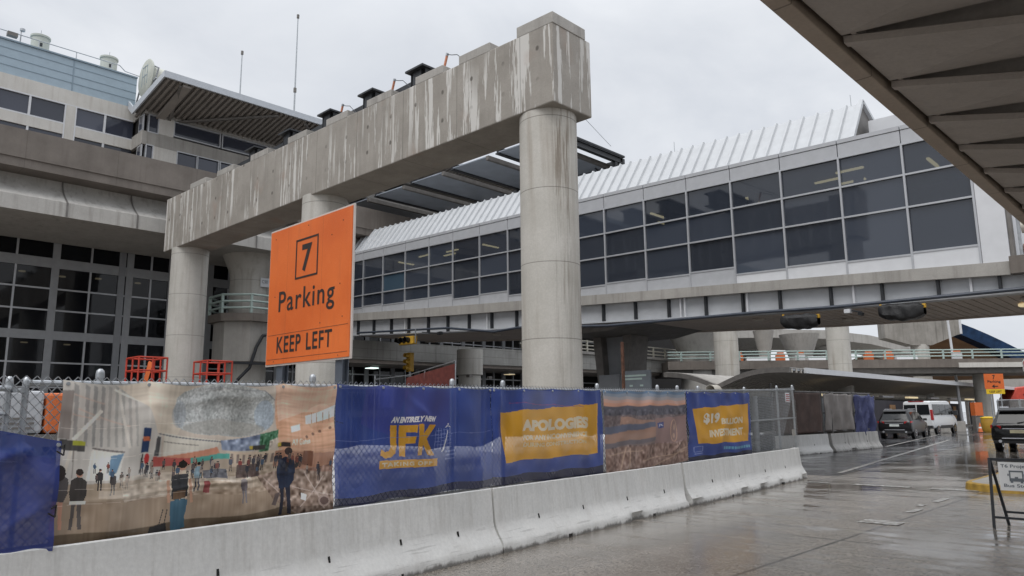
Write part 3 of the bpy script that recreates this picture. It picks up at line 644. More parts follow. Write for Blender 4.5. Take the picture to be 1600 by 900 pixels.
# white end bay, interior
MB().box(-4.66, -4.0, YK-.04, 29.3, 5.7, 10.2).build('end_wall', 'white_panel', sk)
MB().box(-3.99, -3.9, YK+.03, 24.3, 5.75, 10.2).build('end_trim', 'steel_fascia', sk)
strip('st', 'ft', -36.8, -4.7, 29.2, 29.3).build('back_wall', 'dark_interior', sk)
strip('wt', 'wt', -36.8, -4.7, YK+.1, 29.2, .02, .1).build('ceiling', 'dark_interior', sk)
for x, y in ((-6.2, 25.6), (-12.6, 26.0), (-16.6, 25.5), (-17.2, 27), (-24.2, 26), (-26.4, 25.2), (-33.6, 25.4)): MB().box(x, x+.1, y, y+1.1, zz('wt', x)-.14, zz('wt', x)-.08).build('ceiling_light', 'lamp_strip', sk)
ib = MB()
for x in mx_[2:-1:2]: ib.box(x-.12, x+.12, 25.6, 25.9, zz('st', x), zz('wt', x))
ib.build('inner_column', 'dark_interior', sk)
for x, y in ((-8.9, 25.2), (-9.9, 25.9), (-9.3, 26.6), (-29.3, 25.3), (-30.2, 25.9), (-31.5, 25.2), (-21.9, 25.2)):
    MB().box(x, x+.9, y, y+.1, zz('wt', x)-.12, zz('wt', x)-.06).build('ceiling_light', 'lamp_strip', sk)
# ribbed gable roof
YE, YR = 24.2, 25.35
rz = lambda x: zz('ft', x)+1.62
rf = MB(); rf2 = MB()
x = -36.8; xe = -7.94; pitch_ = .5; n_r = int((xe-x)/pitch_)
for k in range(n_r+1):
    a = x+(xe-x)*k/(n_r+1); b = x+(xe-x)*(k+1)/(n_r+1); r = .075; r2 = .05; hh = .085
    za, zb_ = zz('ft', a), zz('ft', b)
    prof = [(a, 0), (a+.02, hh), (a+r2+.02, hh), (a+r2+.05, 0), (b, 0)]
    rows = []
    for t, (yv) in ((0, YE), (1, YR)):
        rows.append([(px_, yv-(h*.8), (zz('ft', px_)+.02 if t == 0 else rz(px_))+h*.6) for px_, h in prof])
    rf.grid(rows)
    rows = [[(px_, YR+(0), rz(px_)+h*.6) for px_, h in prof], [(px_, 28.2, zz('ft', px_)+.3+h*.6) for px_, h in prof]]
    rf2.grid(rows)
rf.build('roof_sheet', 'white_roof', sk); rf2.build('rear_roof_sheet', 'white_roof', sk)
x = xe; z0, z1 = zz('ft', x)+.05, rz(x)
MB().add([(x, YE, z0), (x, 28.2, z0+.3), (x, YR, z1)], [(0, 1, 2)]).build('gable', 'steel_fascia', sk, fix=False)
MB().bar((x+.03, YE-.06, z0), (x+.03, YR, z1+.08), .12, .16, (1, 0, 0)).build('gable_trim', 'white_roof', sk)
MB().bar((x+.03, YR, z1+.06), (x+.03, 28.2, z0+.36), .12, .16, (1, 0, 0)).build('gable_trim', 'white_roof', sk)
MB().tube((x-.3, YR, z1), (x-.3, YR, z1+.4), .012, n=5).build('lightning_rod', 'galvanised', sk)
MB().tube((-15.2, YR, rz(-15.2)), (-15.2, YR, rz(-15.2)+.4), .012, n=5).build('lightning_rod', 'galvanised', sk)
MB().hexa([(-7.7, 25.2, 10.2), (-4, 25.2, 10.1), (-4, 28.5, 10.1), (-7.7, 28.5, 10.2), (-7.7, 25.2, 11.22), (-4, 25.2, 11.12), (-4, 28.5, 11.12), (-7.7, 28.5, 11.22)]).build('plant_screen', 'white_panel', sk)
# things fixed under / on the skyway
for lab, x0, x1 in (('black plastic bag wrapped round a hanging signal under the skyway, left one', -10.36, -9.17), ('black plastic bag wrapped round a hanging signal under the skyway, larger right one', -7.35, -6.12)):
    t = thing('wrapped_signal', lab, 'covered signal', ((x0+x1)/2, 23.5, 4.5), group='bagged signals under the skyway')
    rows = []; n = 26
    for i in range(15):
        u = i/14; xx = x0+(x1-x0)*u; r = .25*(1-.45*abs(2*u-1)**6); row = []
        for k in range(n+1):
            a = 2*math.pi*k/n; w_ = 1+.16*noise.noise((xx*3.2, math.cos(a)*2, math.sin(a)*2))+.06*math.sin(xx*18+3*math.sin(a))
            sq = lambda q_: math.copysign(abs(q_)**.6, q_)
            row.append((xx, 23.43+r*w_*sq(math.cos(a)), 4.58-.06*u+ r*w_*.95*sq(math.sin(a))-.05*math.sin(u*math.pi)))
        rows.append(row)
    MB().grid(rows).build('bag', 'bin_bag', t, smooth=True, fix=True)
    MB().box(x1-.06, x1+.03, 23.40, 23.5, 4.58, 4.70).build('signal_end', 'signal_yellow', t); MB().box(x0+.02, x0+.07, 23.42, 23.48, 4.7, 4.8).build('hanger', 'signal_yellow', t)
t = thing('security_camera', 'small white box camera with a short arm under the skyway between the two bags', 'security camera', (-8.2, 23.6, 4.7))
MB().box(-8.42, -8.24, 23.55, 23.75, 4.66, 4.78).build('housing', 'white_panel', t); MB().bar((-8.2, 23.6, 4.72), (-7.9, 23.55, 4.64), .05, .05).build('arm', 'black_steel', t); MB().bar((-7.98, 23.55, 4.62), (-7.85, 23.5, 4.56), .1, .1).build('lens', 'black_steel', t)
t = thing('security_camera', 'camera on a thin dark arm beside the horizontal traffic signal', 'security camera', (-28.4, 23.6, 5.7))
MB().bar((-29.0, 23.5, 5.78), (-27.7, 23.5, 5.62), .05, .05).build('arm', 'black_steel', t); MB().bar((-27.75, 23.5, 5.62), (-27.45, 23.45, 5.62), .16, .14).build('lens', 'black_steel', t)
def signal(lab, c, horiz, group='traffic signals'):
    t = thing('traffic_signal', lab, 'traffic light', c, group=group)
    x, y, z = c
    if horiz: MB().box(x-.55, x+.6, y, y+.3, z-.2, z+.2).build('housing', 'signal_yellow', t, bevel=.02)
    else: MB().box(x-.18, x+.18, y, y+.3, z-.55, z+.55).build('housing', 'signal_yellow', t, bevel=.02)
    for k in (-1, 0, 1):
        cx, cz = (x+.36*k-.1, z) if horiz else (x, z+.36*k)
        v = MB(); n = 16; ro = []
        for q in (y, y-.26): ro.append([(cx+.155*math.cos(2*math.pi*i/n+.3), q if math.sin(2*math.pi*i/n+.3) > -.5 else y-.02, cz+.155*math.sin(2*math.pi*i/n+.3)) for i in range(n+1)])
        v.grid(ro).build('visor', 'signal_yellow' if not horiz else 'lens_dark', t, solid=.008, fix=False)
        MB().tube((cx, y-.02, cz), (cx, y, cz), .14, n=16).build('lens', 'lens_dark', t)
    return t
t = signal('yellow traffic signal lying sideways, hung under the skyway right of the orange sign', (-30.3, 23.45, 5.46), True)
MB().bar((-29.6, 23.55, 5.3), (-29.6, 23.55, 6.0), .05, .05, (0, 1, 0)).build('hanger', 'galvanised', t)
t = signal('yellow upright traffic signal on a thin pole below the skyway', (-34.6, 27.0, 4.75), False)
MB().tube((-34.6, 27.15, 0), (-34.6, 27.15, 4.2), .07, n=10).build('pole', 'galvanised', t)
# tapered steel pier under the skyway
t = thing('steel_pier', 'dark tapered steel pier under the middle of the skyway, wider at its top', 'bridge pier', (-19.3, 27, 0))
for x0, x1, xb0, xb1, m in ((-20.4, -19.95, -19.85, -19.6, 'steel_fascia'), (-18.75, -18.3, -19.1, -18.85, 'steel_fascia')):
    MB().hexa([(xb0, 26.3, 0), (xb1, 26.3, 0), (xb1, 27.6, 0), (xb0, 27.6, 0), (x0, 26.3, 5.15), (x1, 26.3, 5.15), (x1, 27.6, 5.15), (x0, 27.6, 5.15)]).build('flange', m, t)
MB().hexa([(-19.6, 26.7, 0), (-19.1, 26.7, 0), (-19.1, 27.2, 0), (-19.6, 27.2, 0), (-19.95, 26.7, 5.15), (-18.75, 26.7, 5.15), (-18.75, 27.2, 5.15), (-19.95, 27.2, 5.15)]).build('web', 'dark_grey_panel', t)
MB().hexa([(-20.6, 24.3, 5.0), (-18.0, 24.3, 5.0), (-18.0, 29.4, 5.0), (-20.6, 29.4, 5.0), (-22.2, 24.3, 5.42), (-16.4, 24.3, 5.3), (-16.4, 29.4, 5.3), (-22.2, 29.4, 5.42)]).build('capital', 'steel_fascia', t)
MB().box(-19.8, -18.75, 25.9, 26.2, 0, 3.3).build('base_panel', 'dark_grey_panel', t)
# rusty rolls stored at the open end of the deck
t = thing('roll_rack', 'rack with three rusty pale rolls at the open right end of the skyway deck', 'rack', (-3.2, 24.8, 5.8))
for z, m in ((6.05, 'rust'), (6.75, 'pale_pipe'), (7.45, 'rust')): MB().tube((-3.75, 24.6, z), (-2.7, 24.6, z), .2, n=16).build('roll', m if z < 7 else 'pale_pipe', t, smooth=True)
fr = MB()
for x in (-3.8, -2.62): fr.box(x-.04, x+.04, 24.4, 24.46, 5.75, 9.5)
for z in (7.15, 8.0): fr.box(-3.8, -1.0, 24.4, 24.45, z-.035, z+.035)
fr.build('frame', 'galvanised', t); MB().box(-2.55, -1.2, 24.42, 24.46, 5.8, 7.0).build('side_screen', 'rail_green', t)
# ------------------------------------------------------------------ dark steel roof beyond the skyway
sr = thing('steel_frame_roof', 'dark blue steel canopy of beams and sheets behind the skyway roof', 'canopy', (-34, 30, 0))
xs = [-22.0-3.5*k for k in range(0, 7)]
ZR = 14.75
for k, x in enumerate(xs):
    b = MB(); b.box(x-.12, x+.12, 25.4, 31.2, ZR, ZR+.06); b.box(x-.12, x+.12, 25.4, 31.2, ZR+.30, ZR+.36); b.box(x-.03, x+.03, 25.4, 31.2, ZR+.06, ZR+.30); b.build('rafter', 'black_steel', sr)
    MB().bar((x-.72, 25.4, ZR-.02), (x-.72, 33.4, ZR-.02), .2, .22).build('lower_rail', 'steel_fascia', sr)
    MB().box(x-.09, x+.09, 30.6, 30.8, 11.5, ZR).build('post', 'black_steel', sr); MB().bar((x+.02, 30.7, ZR-1.1), (x-1.3, 30.7, ZR-.05), .08, .08, (0, 1, 0)).build('brace', 'black_steel', sr)
    if k < len(xs)-1:
        x2 = xs[k+1]
        MB().hexa([(x2+.12, 25.4, ZR+.06), (x-.85, 25.4, ZR+.02), (x-.85, 31.3, ZR+.02), (x2+.12, 31.3, ZR+.06), (x2+.12, 25.4, ZR+.10), (x-.85, 25.4, ZR+.08), (x-.85, 31.3, ZR+.08), (x2+.12, 31.3, ZR+.10)]).build('roof_sheet', 'sheet_steel', sr)
MB().box(-46, -21.9, 31.25, 31.45, ZR-.1, ZR+.3).build('eaves_beam', 'black_steel', sr)
MB().box(-22.6, -21.85, 25.4, 31.4, ZR+.36, ZR+.46).build('edge_cap', 'black_steel', sr)
MB().tube((-12.3, 14.4, 10.5), (-21, 29, 14.9), .012, n=5).build('stay_cable', 'galvanised', sr)

# ------------------------------------------------------------------ folded concrete canopy overhead, right
cp = thing('folded_concrete_canopy', 'sawtooth concrete canopy overhead with a plain edge beam, over the pavement', 'canopy', (1, 10, 0))
MB().box(-2.42, -2.25, -8, 60, 5.0, 5.45).build('edge_beam', 'fascia_concrete', cp, bevel=.01)
MB().box(-2.26, 9, -8, 60, 5.46, 5.6).build('roof_slab', 'canopy_concrete', cp)
y = 6.78-1.33*10
while y < 58:
    x0, x1 = -2.2, 6.0
    v0, v1 = 5.03, 5.03-.2*(1.6)   # valley drops away from the edge, then runs level
    for xa, xb, za, zb in ((x0, -.6, 5.03, 4.63), (-.6, 6, 4.63, 4.2)):
        MB().hexa([(xa, y-.05, za-.02), (xb, y-.05, zb-.02), (xb, y+.05, zb-.02), (xa, y+.05, za-.02), (xa, y-.05, za+.05), (xb, y-.05, zb+.05), (xb, y+.05, zb+.05), (xa, y+.05, za+.05)]).build('rib', 'canopy_concrete', cp)
        if xa == x0: MB().hexa([(xa, y+.2, za+.10), (xb, y+.2, zb+.12), (xb, y+.24, zb+.12), (xa, y+.24, za+.10), (xa, y+.2, 5.44), (xb, y+.2, 5.44), (xb, y+.24, 5.44), (xa, y+.24, 5.44)]).build('riser', 'canopy_concrete', cp)
        # sloping plate from this valley up to the next rib
        ra = 5.07 if xa == x0 else 4.86; rb_ = 4.86 if xa == x0 else 4.72
        MB().hexa([(xa, y+.052, za+.012), (xb, y+.052, zb+.012), (xb, y+1.22, rb_), (xa, y+1.24, ra), (xa, y+.052, za+.05), (xb, y+.052, zb+.05), (xb, y+1.22, rb_+.05), (xa, y+1.24, ra+.05)]).build('folded_plate', 'canopy_concrete', cp)
    y += 1.33
MB().box(-2.12, -2.08, -8, 58, 5.06, 5.46).build('plate_edge', 'canopy_concrete', cp)
for y in (2, 26, 50): MB().tube((5.5, y, 0), (5.5, y, 4.6), .35, n=24).build('column', 'column_concrete', cp, smooth=True)

# ------------------------------------------------------------------ low ramp, columns, dark undercroft beyond the fence
rp = thing('access_ramp', 'low grooved concrete ramp wall running under the skyway', 'ramp', (-38, 40, 0))
MB().hexa([(-39.5, 23, 5.05), (-38, 23, 5.05), (-38, 64, 5.4), (-39.5, 64, 5.4), (-39.5, 23, 6.2), (-38, 23, 6.2), (-38, 64, 6.7), (-39.5, 64, 6.7)]).build('ramp_wall', 'ramp_concrete', rp)
MB().hexa([(-44, 23, 4.85), (-38.4, 23, 4.85), (-38.4, 64, 5.2), (-44, 64, 5.2), (-44, 23, 5.05), (-38.4, 23, 5.05), (-38.4, 64, 5.4), (-44, 64, 5.4)]).build('ramp_slab', 'soffit_concrete', rp)
MB().box(-38.02, -37.8, 44, 64, 6.5, 6.72).build('ramp_kerb', 'slab_concrete', rp)
rr = MB()
for z in (6.95, 7.25, 7.6): rr.path([(-37.9, 40, z-.05), (-37.9, 64, z)], .055, 8)
rr.build('guard_rail', 'rail_pale', rp)
for k in range(13): MB().box(-37.96, -37.84, 40.2+1.95*k, 40.35+1.95*k, 6.5, 7.65).build('rail_post', 'rail_pale', rp)
rc = thing('ramp_column', 'short round concrete column standing in front of the ramp wall', 'column', (-36, 33.2, 0))
MB().lathe((-36, 33.2, 0), [(.74, 0), (.74, 4.2), (.86, 4.25), (.86, 5.9)], 32).build('shaft', 'column_concrete', rc, smooth=True)
MB().box(-35.35, -35.05, 32.3, 32.6, 4.05, 4.2).build('floodlight', 'steel_fascia', rc); MB().box(-35.2, -35.0, 34.0, 34.3, 4.0, 4.15).build('floodlight', 'steel_fascia', rc)
uw = thing('undercroft_wall', 'brown panelled back wall in the dark under the ramp', 'wall', (-44, 40, 0))
MB().box(-44.3, -44, 19, 75, 0, 4.9).build('panel', 'brown_wall', uw)
mb = MB()
for k in range(18): mb.box(-44, -43.97, 20+3*k, 20.05+3*k, 0, 4.9)
mb.build('panel_joint', 'dark_interior', uw)
for k, (y, m) in enumerate(((28.6, 'lamp_cool'), (41.5, 'lamp_warm'), (21.4, 'lamp_warm'))):
    l = ['long pale green ceiling lamp under the ramp left of the upright signal', 'warm ceiling lamp under the ramp beside the stained column', 'small warm ceiling lamp under the flared pier ramp'][k]
    t = thing('ceiling_lamp', l, 'lamp', (-40.5, y, 4.78))
    MB().box(-40.8, -40.2, y-.35, y+.35, 4.76, 4.85).build('housing', 'galvanised', t); MB().box(-40.75, -40.15, y-.32, y+.32, 4.72, 4.765).build('diffuser', m, t)
rm = thing('mesh_barrier', 'red netting hung on a sagging wire frame in front of the dark undercroft', 'mesh fence', (-26, 20.5, 0))
MB().hexa([(-27.2, 21.0, 1.2), (-22.9, 20.3, 1.2), (-22.9, 20.35, 1.2), (-27.2, 21.05, 1.2), (-27.0, 21.0, 3.35), (-22.9, 20.3, 3.75), (-22.9, 20.35, 3.75), (-27.0, 21.05, 3.35)]).build('netting', 'red_mesh', rm)
mb = MB(); mb.path([(-30, 21.4, 3.4), (-27, 21, 3.45), (-22.85, 20.28, 3.85)], .025, 6); 
for x, y in ((-22.85, 20.28), (-25.4, 20.75), (-30, 21.4)): mb.tube((x, y, 0), (x, y, 3.85 if x > -23 else 3.6), .03, n=6)
mb.build('wire_frame', 'galvanised', rm)
for k, (x, y) in enumerate(((-30.0, 10.85), (-30.3, 13.6))):
    t = thing('scissor_lift', ['red scissor lift platform in front of the terminal windows, left of the round column', 'red scissor lift platform between the round column and the flared pier'][k], 'lift', (x, y, 0), group='red scissor lifts')
    f = MB(); x0, x1, y0, y1 = x-.9, x+.4, y-.52, y+.52
    for z in (2.9, 3.45, 3.95):
        f.path([(x0, y0, z), (x1, y0, z), (x1, y1, z), (x0, y1, z), (x0, y0, z)], .035, 6)
    for a in (x0, x1, (x0+x1)/2):
        for b in (y0, y1): f.tube((a, b, 2.8), (a, b, 3.97), .035, n=6)
    f.tube((x1, y0+.5, 2.8), (x1, y0+.5, 3.95), .03, n=6)
    f.build('platform_rail', 'safety_red', t); MB().box(x0, x1, y0, y1, 2.7, 2.82).build('platform', 'safety_red', t)
    f = MB()
    for b in (y0+.1, y1-.1):
        for i in range(3):
            z = .75+.65*i; f.bar((x0+.1, b, z), (x1-.1, b, z+.65), .06, .08, (0, 1, 0)); f.bar((x1-.1, b, z), (x0+.1, b, z+.65), .06, .08, (0, 1, 0))
    f.build('scissor_arms', 'safety_red', t); MB().box(x0, x1, y0, y1, .3, .75).build('chassis', 'steel_fascia', t, bevel=.03)
    w_ = MB()
    for a in (x0+.2, x1-.2):
        for b in (y0, y1): MB().tube((a, b-.08, .22), (a, b+.08, .22), .22, n=16).build('wheel', 'rubber', t)
    if k == 0: MB().bar((x+.2, y-.2, 2.85), (x-.15, y+.1, 3.8), .09, .14, (0, 1, 0)).build('control_arm', 'sign_orange', t)
for k, (x, y, h) in enumerate(((-18.4, 22.6, 4.4), (-16.3, 22.8, 4.3))):
    tag(MB().box(x-.045, x+.045, y-.045, y+.045, 0, h).build('rusty_post', 'rust'), ['rusty square post just left of the tapered steel pier', 'rusty square post just right of the tapered steel pier'][k], 'post', 'rusty posts by the pier')
t = thing('information_board', 'dark information board with pale text lines beside the tapered steel pier', 'sign', (-17.2, 24, 0))
MB().box(-17.9, -16.5, 24.9, 24.98, 1.2, 3.35).build('panel', 'sign_grey', t)
mb = MB()
for k, (a, b, z) in enumerate(((-17.8, -16.7, 3.15), (-17.8, -16.9, 3.02), (-17.5, -17.35, 2.75), (-17.0, -16.85, 2.75))): mb.box(a, b, 24.89, 24.897, z-.035, z+.035)
mb.build('lettering', 'rail_green', t)
for x in (-17.8, -16.6): MB().tube((x, 25.05, 0), (x, 25.05, 3.3), .04, n=8).build('post', 'galvanised', t)

# two tall round columns beyond the skyway
for lab, x, y, r in (('tall pale round column with a brown water stain rising behind the bus canopy', -28.3, 53.45, .93), ('clean pale round column rising behind the bus canopy, right of the stained one', -21.95, 59.6, .86)):
    t = thing('viaduct_column', lab, 'column', (x, y, 0)); MB().tube((x, y, 0), (x, y, 10.5), r, n=36).build('shaft', 'stained_column_concrete' if x < -25 else 'column_concrete', t, smooth=True)
    MB().hexa([(x-3, y-1.2, 10.5), (x+3, y-1.2, 10.5), (x+3, y+1.2, 10.5), (x-3, y+1.2, 10.5), (x-3, y-1.2, 12), (x+3, y-1.2, 12), (x+3, y+1.2, 12), (x-3, y+1.2, 12)]).build('pier_cap', 'slab_concrete', t)

# far ramp with green rails and orange barricades
A, B = Vector((-36.0, 57.2, 0)), Vector((-6.0, 86.2, 0)); U = (B-A).normalized(); N = Vector((-U.y, U.x, 0))
fr = thing('far_roadway_ramp', 'elevated road ramp with green rails crossing behind the bus canopy', 'ramp', tuple((A+B)/2))
def ob(p0, p1, z0, z1, d0, d1):
    a, b = A+U*p0, A+U*p1; m = MB()
    q = [a+N*d0, b+N*d0, b+N*d1, a+N*d1]
    return m.hexa([(p.x, p.y, z0) for p in q]+[(p.x, p.y, z1) for p in q])
LR = (B-A).length
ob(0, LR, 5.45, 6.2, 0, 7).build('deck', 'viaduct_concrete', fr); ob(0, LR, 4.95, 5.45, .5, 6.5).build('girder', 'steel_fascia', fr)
ob(LR*.62, LR, 5.42, 5.85, -.08, 0).build('fascia_strip', 'pale_panel', fr)
rr = MB()
for z in (6.45, 6.75, 7.0):
    a, b = A+Vector((0, 0, z)), B+Vector((0, 0, z)); rr.tube(a, b, .06, n=6)
rr.build('guard_rail', 'rail_green', fr)
for k in range(16):
    p = A+U*(1.2+2.6*k); MB().box(p.x-.07, p.x+.07, p.y-.07, p.y+.07, 6.2, 7.05).build('rail_post', 'rail_green', fr)
for q in (17, 30, 38.5):
    p = A+U*q+N*3.5; MB().tube((p.x, p.y, 0), (p.x, p.y, 5), .75, n=20).build('column', 'column_concrete', fr, smooth=True)
pk = [4.2, 6.6, 10.4, 12.2, 18.4, 20.2, 26.4, 33.2, 35, 39.2]
for k, q in enumerate(pk):
    p = A+U*q+N*1.0; t = thing('road_barricade', 'orange and white barricade behind the rail of the far ramp', 'barricade', (p.x, p.y, 6.2), group='barricades on the far ramp')
    MB().bar(p+Vector((0, 0, 6.5))-U*.4, p+Vector((0, 0, 6.5))+U*.4, .3, .5).build('base', 'safety_orange' if k % 3 else 'white_panel', t); MB().bar(p+Vector((0, 0, 6.85))-U*.25, p+Vector((0, 0, 6.85))+U*.3, .25, .3).build('top', 'safety_orange', t)
    if k % 2: 
        p2 = p+U*1.8+N*.3; t = thing('road_barricade', 'long white road barrier behind the rail of the far ramp', 'barricade', (p2.x, p2.y, 6.2), group='white barriers on the far ramp'); MB().prism([tuple(p2-U*1+Vector((0, 0, 6.2))-N*.25), tuple(p2-U*1+Vector((0, 0, 6.2))+N*.25), tuple(p2-U*1+Vector((0, 0, 6.62))+N*.1), tuple(p2-U*1+Vector((0, 0, 6.62))-N*.1)], tuple(U*1.9)).build('barrier_body', 'white_panel', t)
# flyover curve, hammerhead pier and blue-wrapped arch in the distance
fl = thing('flyover', 'curved concrete flyover in the distance under the skyway', 'flyover', (-33, 85, 0))
rows = []
pts = [(-52, 75, 11.5), (-44, 79.5, 11.4), (-38, 82.5, 11.2), (-33, 86, 10.9), (-29.5, 90, 10.3), (-27.6, 94, 9.6), (-27.0, 99, 9.0)]
for x, y, z in pts: rows.append([(x-.6, y+5, z), (x-.6, y+1, z), (x, y, z), (x, y, z-1.0), (x-.5, y+.5, z-1.35), (x-1.4, y+2.2, z-2.1), (x-1.4, y+5, z-2.1)])
MB().grid(rows).build('deck', 'viaduct_web_concrete', fl, smooth=True, fix=False, solid=.3)
for x, y in ((-45, 84), (-34, 89.5)): MB().lathe((x, y, 0), [(1.1, 0), (1.1, 6.5), (2.4, 9.2)], 20).build('pier', 'slab_concrete', fl, smooth=True)
hp = thing('hammerhead_pier', 'distant hammerhead pier of stained concrete on one round column', 'bridge pier', (-22, 83.4, 0))
A2, B2 = Vector((-24.9, 80.4, 0)), Vector((-19.3, 85.2, 0)); D2 = (B2-A2).normalized(); N2 = Vector((-D2.y, D2.x, 0))
def pt(s, z): p = A2+D2*s; return (p.x, p.y, z)
L2 = (B2-A2).length
MB().prism([pt(0, 9.0), pt(L2*.36, 8.2), pt(L2*.62, 8.2), pt(L2, 9.3), pt(L2, 11.3), pt(0, 11.3)], tuple(N2*1.6)).build('pier_head', 'stained_head_concrete', hp)
c_ = A2+D2*L2*.5+N2*.8; MB().tube((c_.x, c_.y, 0), (c_.x, c_.y, 8.3), .85, n=28).build('column', 'column_concrete', hp, smooth=True)
e_ = A2+D2*(L2+.01); MB().hexa([tuple(e_+Vector((0, 0, 9.35))), tuple(e_+D2*.25+Vector((0, 0, 9.3))), tuple(e_+D2*.25+N2*1.6+Vector((0, 0, 9.3))), tuple(e_+N2*1.6+Vector((0, 0, 9.35))), tuple(e_+Vector((0, 0, 11.1))), tuple(e_+D2*.25+Vector((0, 0, 11.1))), tuple(e_+D2*.25+N2*1.6+Vector((0, 0, 11.1))), tuple(e_+N2*1.6+Vector((0, 0, 11.1)))]).build('end_plate', 'white_panel', hp)
ar = thing('wrapped_arch', 'large arched structure wrapped in blue sheeting with a brown underside far away', 'arch', (-22, 130, 0))
def DP(px_, py_, d):   # distant point given as right / height at a depth along the view's ground direction
    return Vector((math.cos(yaw)*px_-math.sin(yaw)*d, math.sin(yaw)*px_+math.cos(yaw)*d, py_))
rows = []
for k in range(13):
    q = k/12; r = 63+24*q; h = 14.3-5*(q/.46)**1.25; rows.append([DP(r-.9, h-.5, 108), DP(r, h+.5, 107), DP(r+.6, h+.6, 116), DP(r-.9, h-.5, 116)])
MB().grid(rows).build('blue_sheeting', 'arch_blue', ar, fix=False)
rows = []
for k in range(9):
    q = k/8; r = 62+18*q; h = 14.0-5.0*(q*.75/.46)**1.25; rows.append([DP(r-.2, h-.2, 110), DP(58+13*q, 9.4-1.8*q, 135)])
MB().grid(rows).build('underside', 'arch_brown', ar, fix=False)
MB().bar(DP(75, 0, 130), DP(75, 10, 130), 1.2, 1.2, (1, 0, 0)).build('leg', 'arch_brown', ar); MB().bar(DP(90, 0, 112), DP(88, 8, 112), 1.2, 1.2, (1, 0, 0)).build('leg', 'arch_blue', ar)
lp = thing('lamp_post', 'slim white lamp post in front of the distant hammerhead pier', 'lamp post', tuple(DP(41.8, 0, 70)))
MB().tube(DP(41.8, 0, 70), DP(41.4, 11, 70), .14, .1, 8).build('pole', 'white_panel', lp); MB().bar(DP(41.4, 11, 70), DP(43.2, 11.4, 70), .12, .12).build('arm', 'white_panel', lp); MB().bar(DP(42.8, 11.32, 70), DP(43.8, 11.42, 70), .3, .16).build('lamp_head', 'galvanised', lp)
# columns, walls and clutter of the far street level
for k, (r_, d_, wd, z1, lab, m) in enumerate(((24.5, 72, .55, 9.5, 'square grey column beyond the far ramp, behind the stained round column', 'slab_concrete'), (29.5, 76, 1.1, 9.5, 'broad concrete column between the two pale round columns', 'viaduct_web_concrete'), (17.0, 68, 1.6, 9.2, 'broad concrete pier behind the pale ramp rails', 'viaduct_web_concrete'))):
    t = thing('far_column', lab, 'column', tuple(DP(r_, 0, d_))); MB().tube(DP(r_, 0, d_), DP(r_, z1-2.4, d_), wd, n=20).build('shaft', m, t, smooth=True); MB().tube(DP(r_, z1-2.4, d_), DP(r_, z1, d_), wd, wd*1.8, n=20).build('head', m, t, smooth=True)
bx = thing('far_overpass', 'dark concrete overpass deck closing the view under the skyway', 'overpass', tuple(DP(20, 0, 92)))
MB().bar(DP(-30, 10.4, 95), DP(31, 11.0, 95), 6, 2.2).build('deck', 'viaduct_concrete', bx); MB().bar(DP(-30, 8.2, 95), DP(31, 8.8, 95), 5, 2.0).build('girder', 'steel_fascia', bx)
MB().bar(DP(-30, 2.4, 98), DP(17, 2.4, 98), .5, 4.8).build('wall', 'brown_wall', bx)
fw = thing('far_overpass', 'concrete overpass with an abutment beyond the small orange parking sign', 'overpass', tuple(DP(62, 0, 96)))
MB().bar(DP(44, 4.6, 98), DP(90, 5.2, 98), 5, 1.4).build('deck', 'slab_concrete', fw); MB().bar(DP(70.5, 2, 97), DP(86, 2, 97), 3, 4.0).build('abutment', 'viaduct_concrete', fw)
for r_ in (54, 58.5): MB().tube(DP(r_, 0, 96), DP(r_, 4.2, 96), .55, n=14).build('column', 'steel_fascia', fw)

# ------------------------------------------------------------------ butterfly bus canopy
bc = thing('bus_stop_canopy', 'long butterfly bus canopy with ribbed curved underside and white edge', 'canopy', (-22.5, 60, 0))
def wing(x0, z0, x1, z1, sag, n=14): return [(x0+(x1-x0)*i/n, z0+(z1-z0)*(i/n)+sag*math.sin(math.pi*i/n)) for i in range(n+1)]
right = wing(-22.55, 3.2, -18.0, 4.02, .34); left = wing(-22.65, 3.2, -26.3, 4.1, .22)
L_ = 62.0
for nm, pr in (('right_wing', right), ('left_wing', left)):
    rows = [[(x, y, z+.12) for x, z in pr] for y in np.linspace(41.4, 41.4+L_, 12)]
    wg = MB().grid(rows).build('roof_wing', 'slab_concrete', bc, smooth=True, fix=False, solid=.04)
    rbm = MB(); y = 41.5
    while y < 41.4+L_:
        for (xa, za), (xb, zb) in zip(pr[:-1], pr[1:]): rbm.hexa([(xa, y, za-.14), (xb, y, zb-.14), (xb, y+.16, zb-.14), (xa, y+.16, za-.14), (xa, y, za+.08), (xb, y, zb+.08), (xb, y+.16, zb+.08), (xa, y+.16, za+.08)])
        y += .62
    rbm.build('rib', 'soffit_metal', bc)
    e = MB()
    for (xa, za), (xb, zb) in zip(pr[:-1], pr[1:]): e.hexa([(xa, 41.2, za-.16), (xb, 41.2, zb-.16), (xb, 41.38, zb-.16), (xa, 41.38, za-.16), (xa, 41.2, za+.14), (xb, 41.2, zb+.14), (xb, 41.38, zb+.14), (xa, 41.38, za+.14)])
    e.build('end_beam', 'steel_fascia', bc)
MB().box(-18.02, -17.86, 43.2, 41.4+L_, 3.88, 4.2).build('edge_fascia', 'white_panel', bc)
MB().box(-19.4, -18.03, 41.3, 43.1, 4.0, 4.16).build('edge_fascia', 'galvanised', bc)
p_ = MB(); n = 24
p_.grid([[(-22.6+.3*math.cos(2*math.pi*i/n), y, 2.98+.3*math.sin(2*math.pi*i/n)) for i in range(n+1)] for y in (40.4, 41.4+L_)]); p_.build('gutter_pipe', 'pale_pipe', bc, smooth=True, fix=False, solid=.03)
for k in range(6): MB().tube((-22.6, 46+11*k, 0), (-22.6, 46+11*k, 2.75), .22, n=16).build('column', 'galvanised', bc, smooth=True)
mb = MB().box(-27.5, -27.2, 42, 100, 0.13, 3.0)
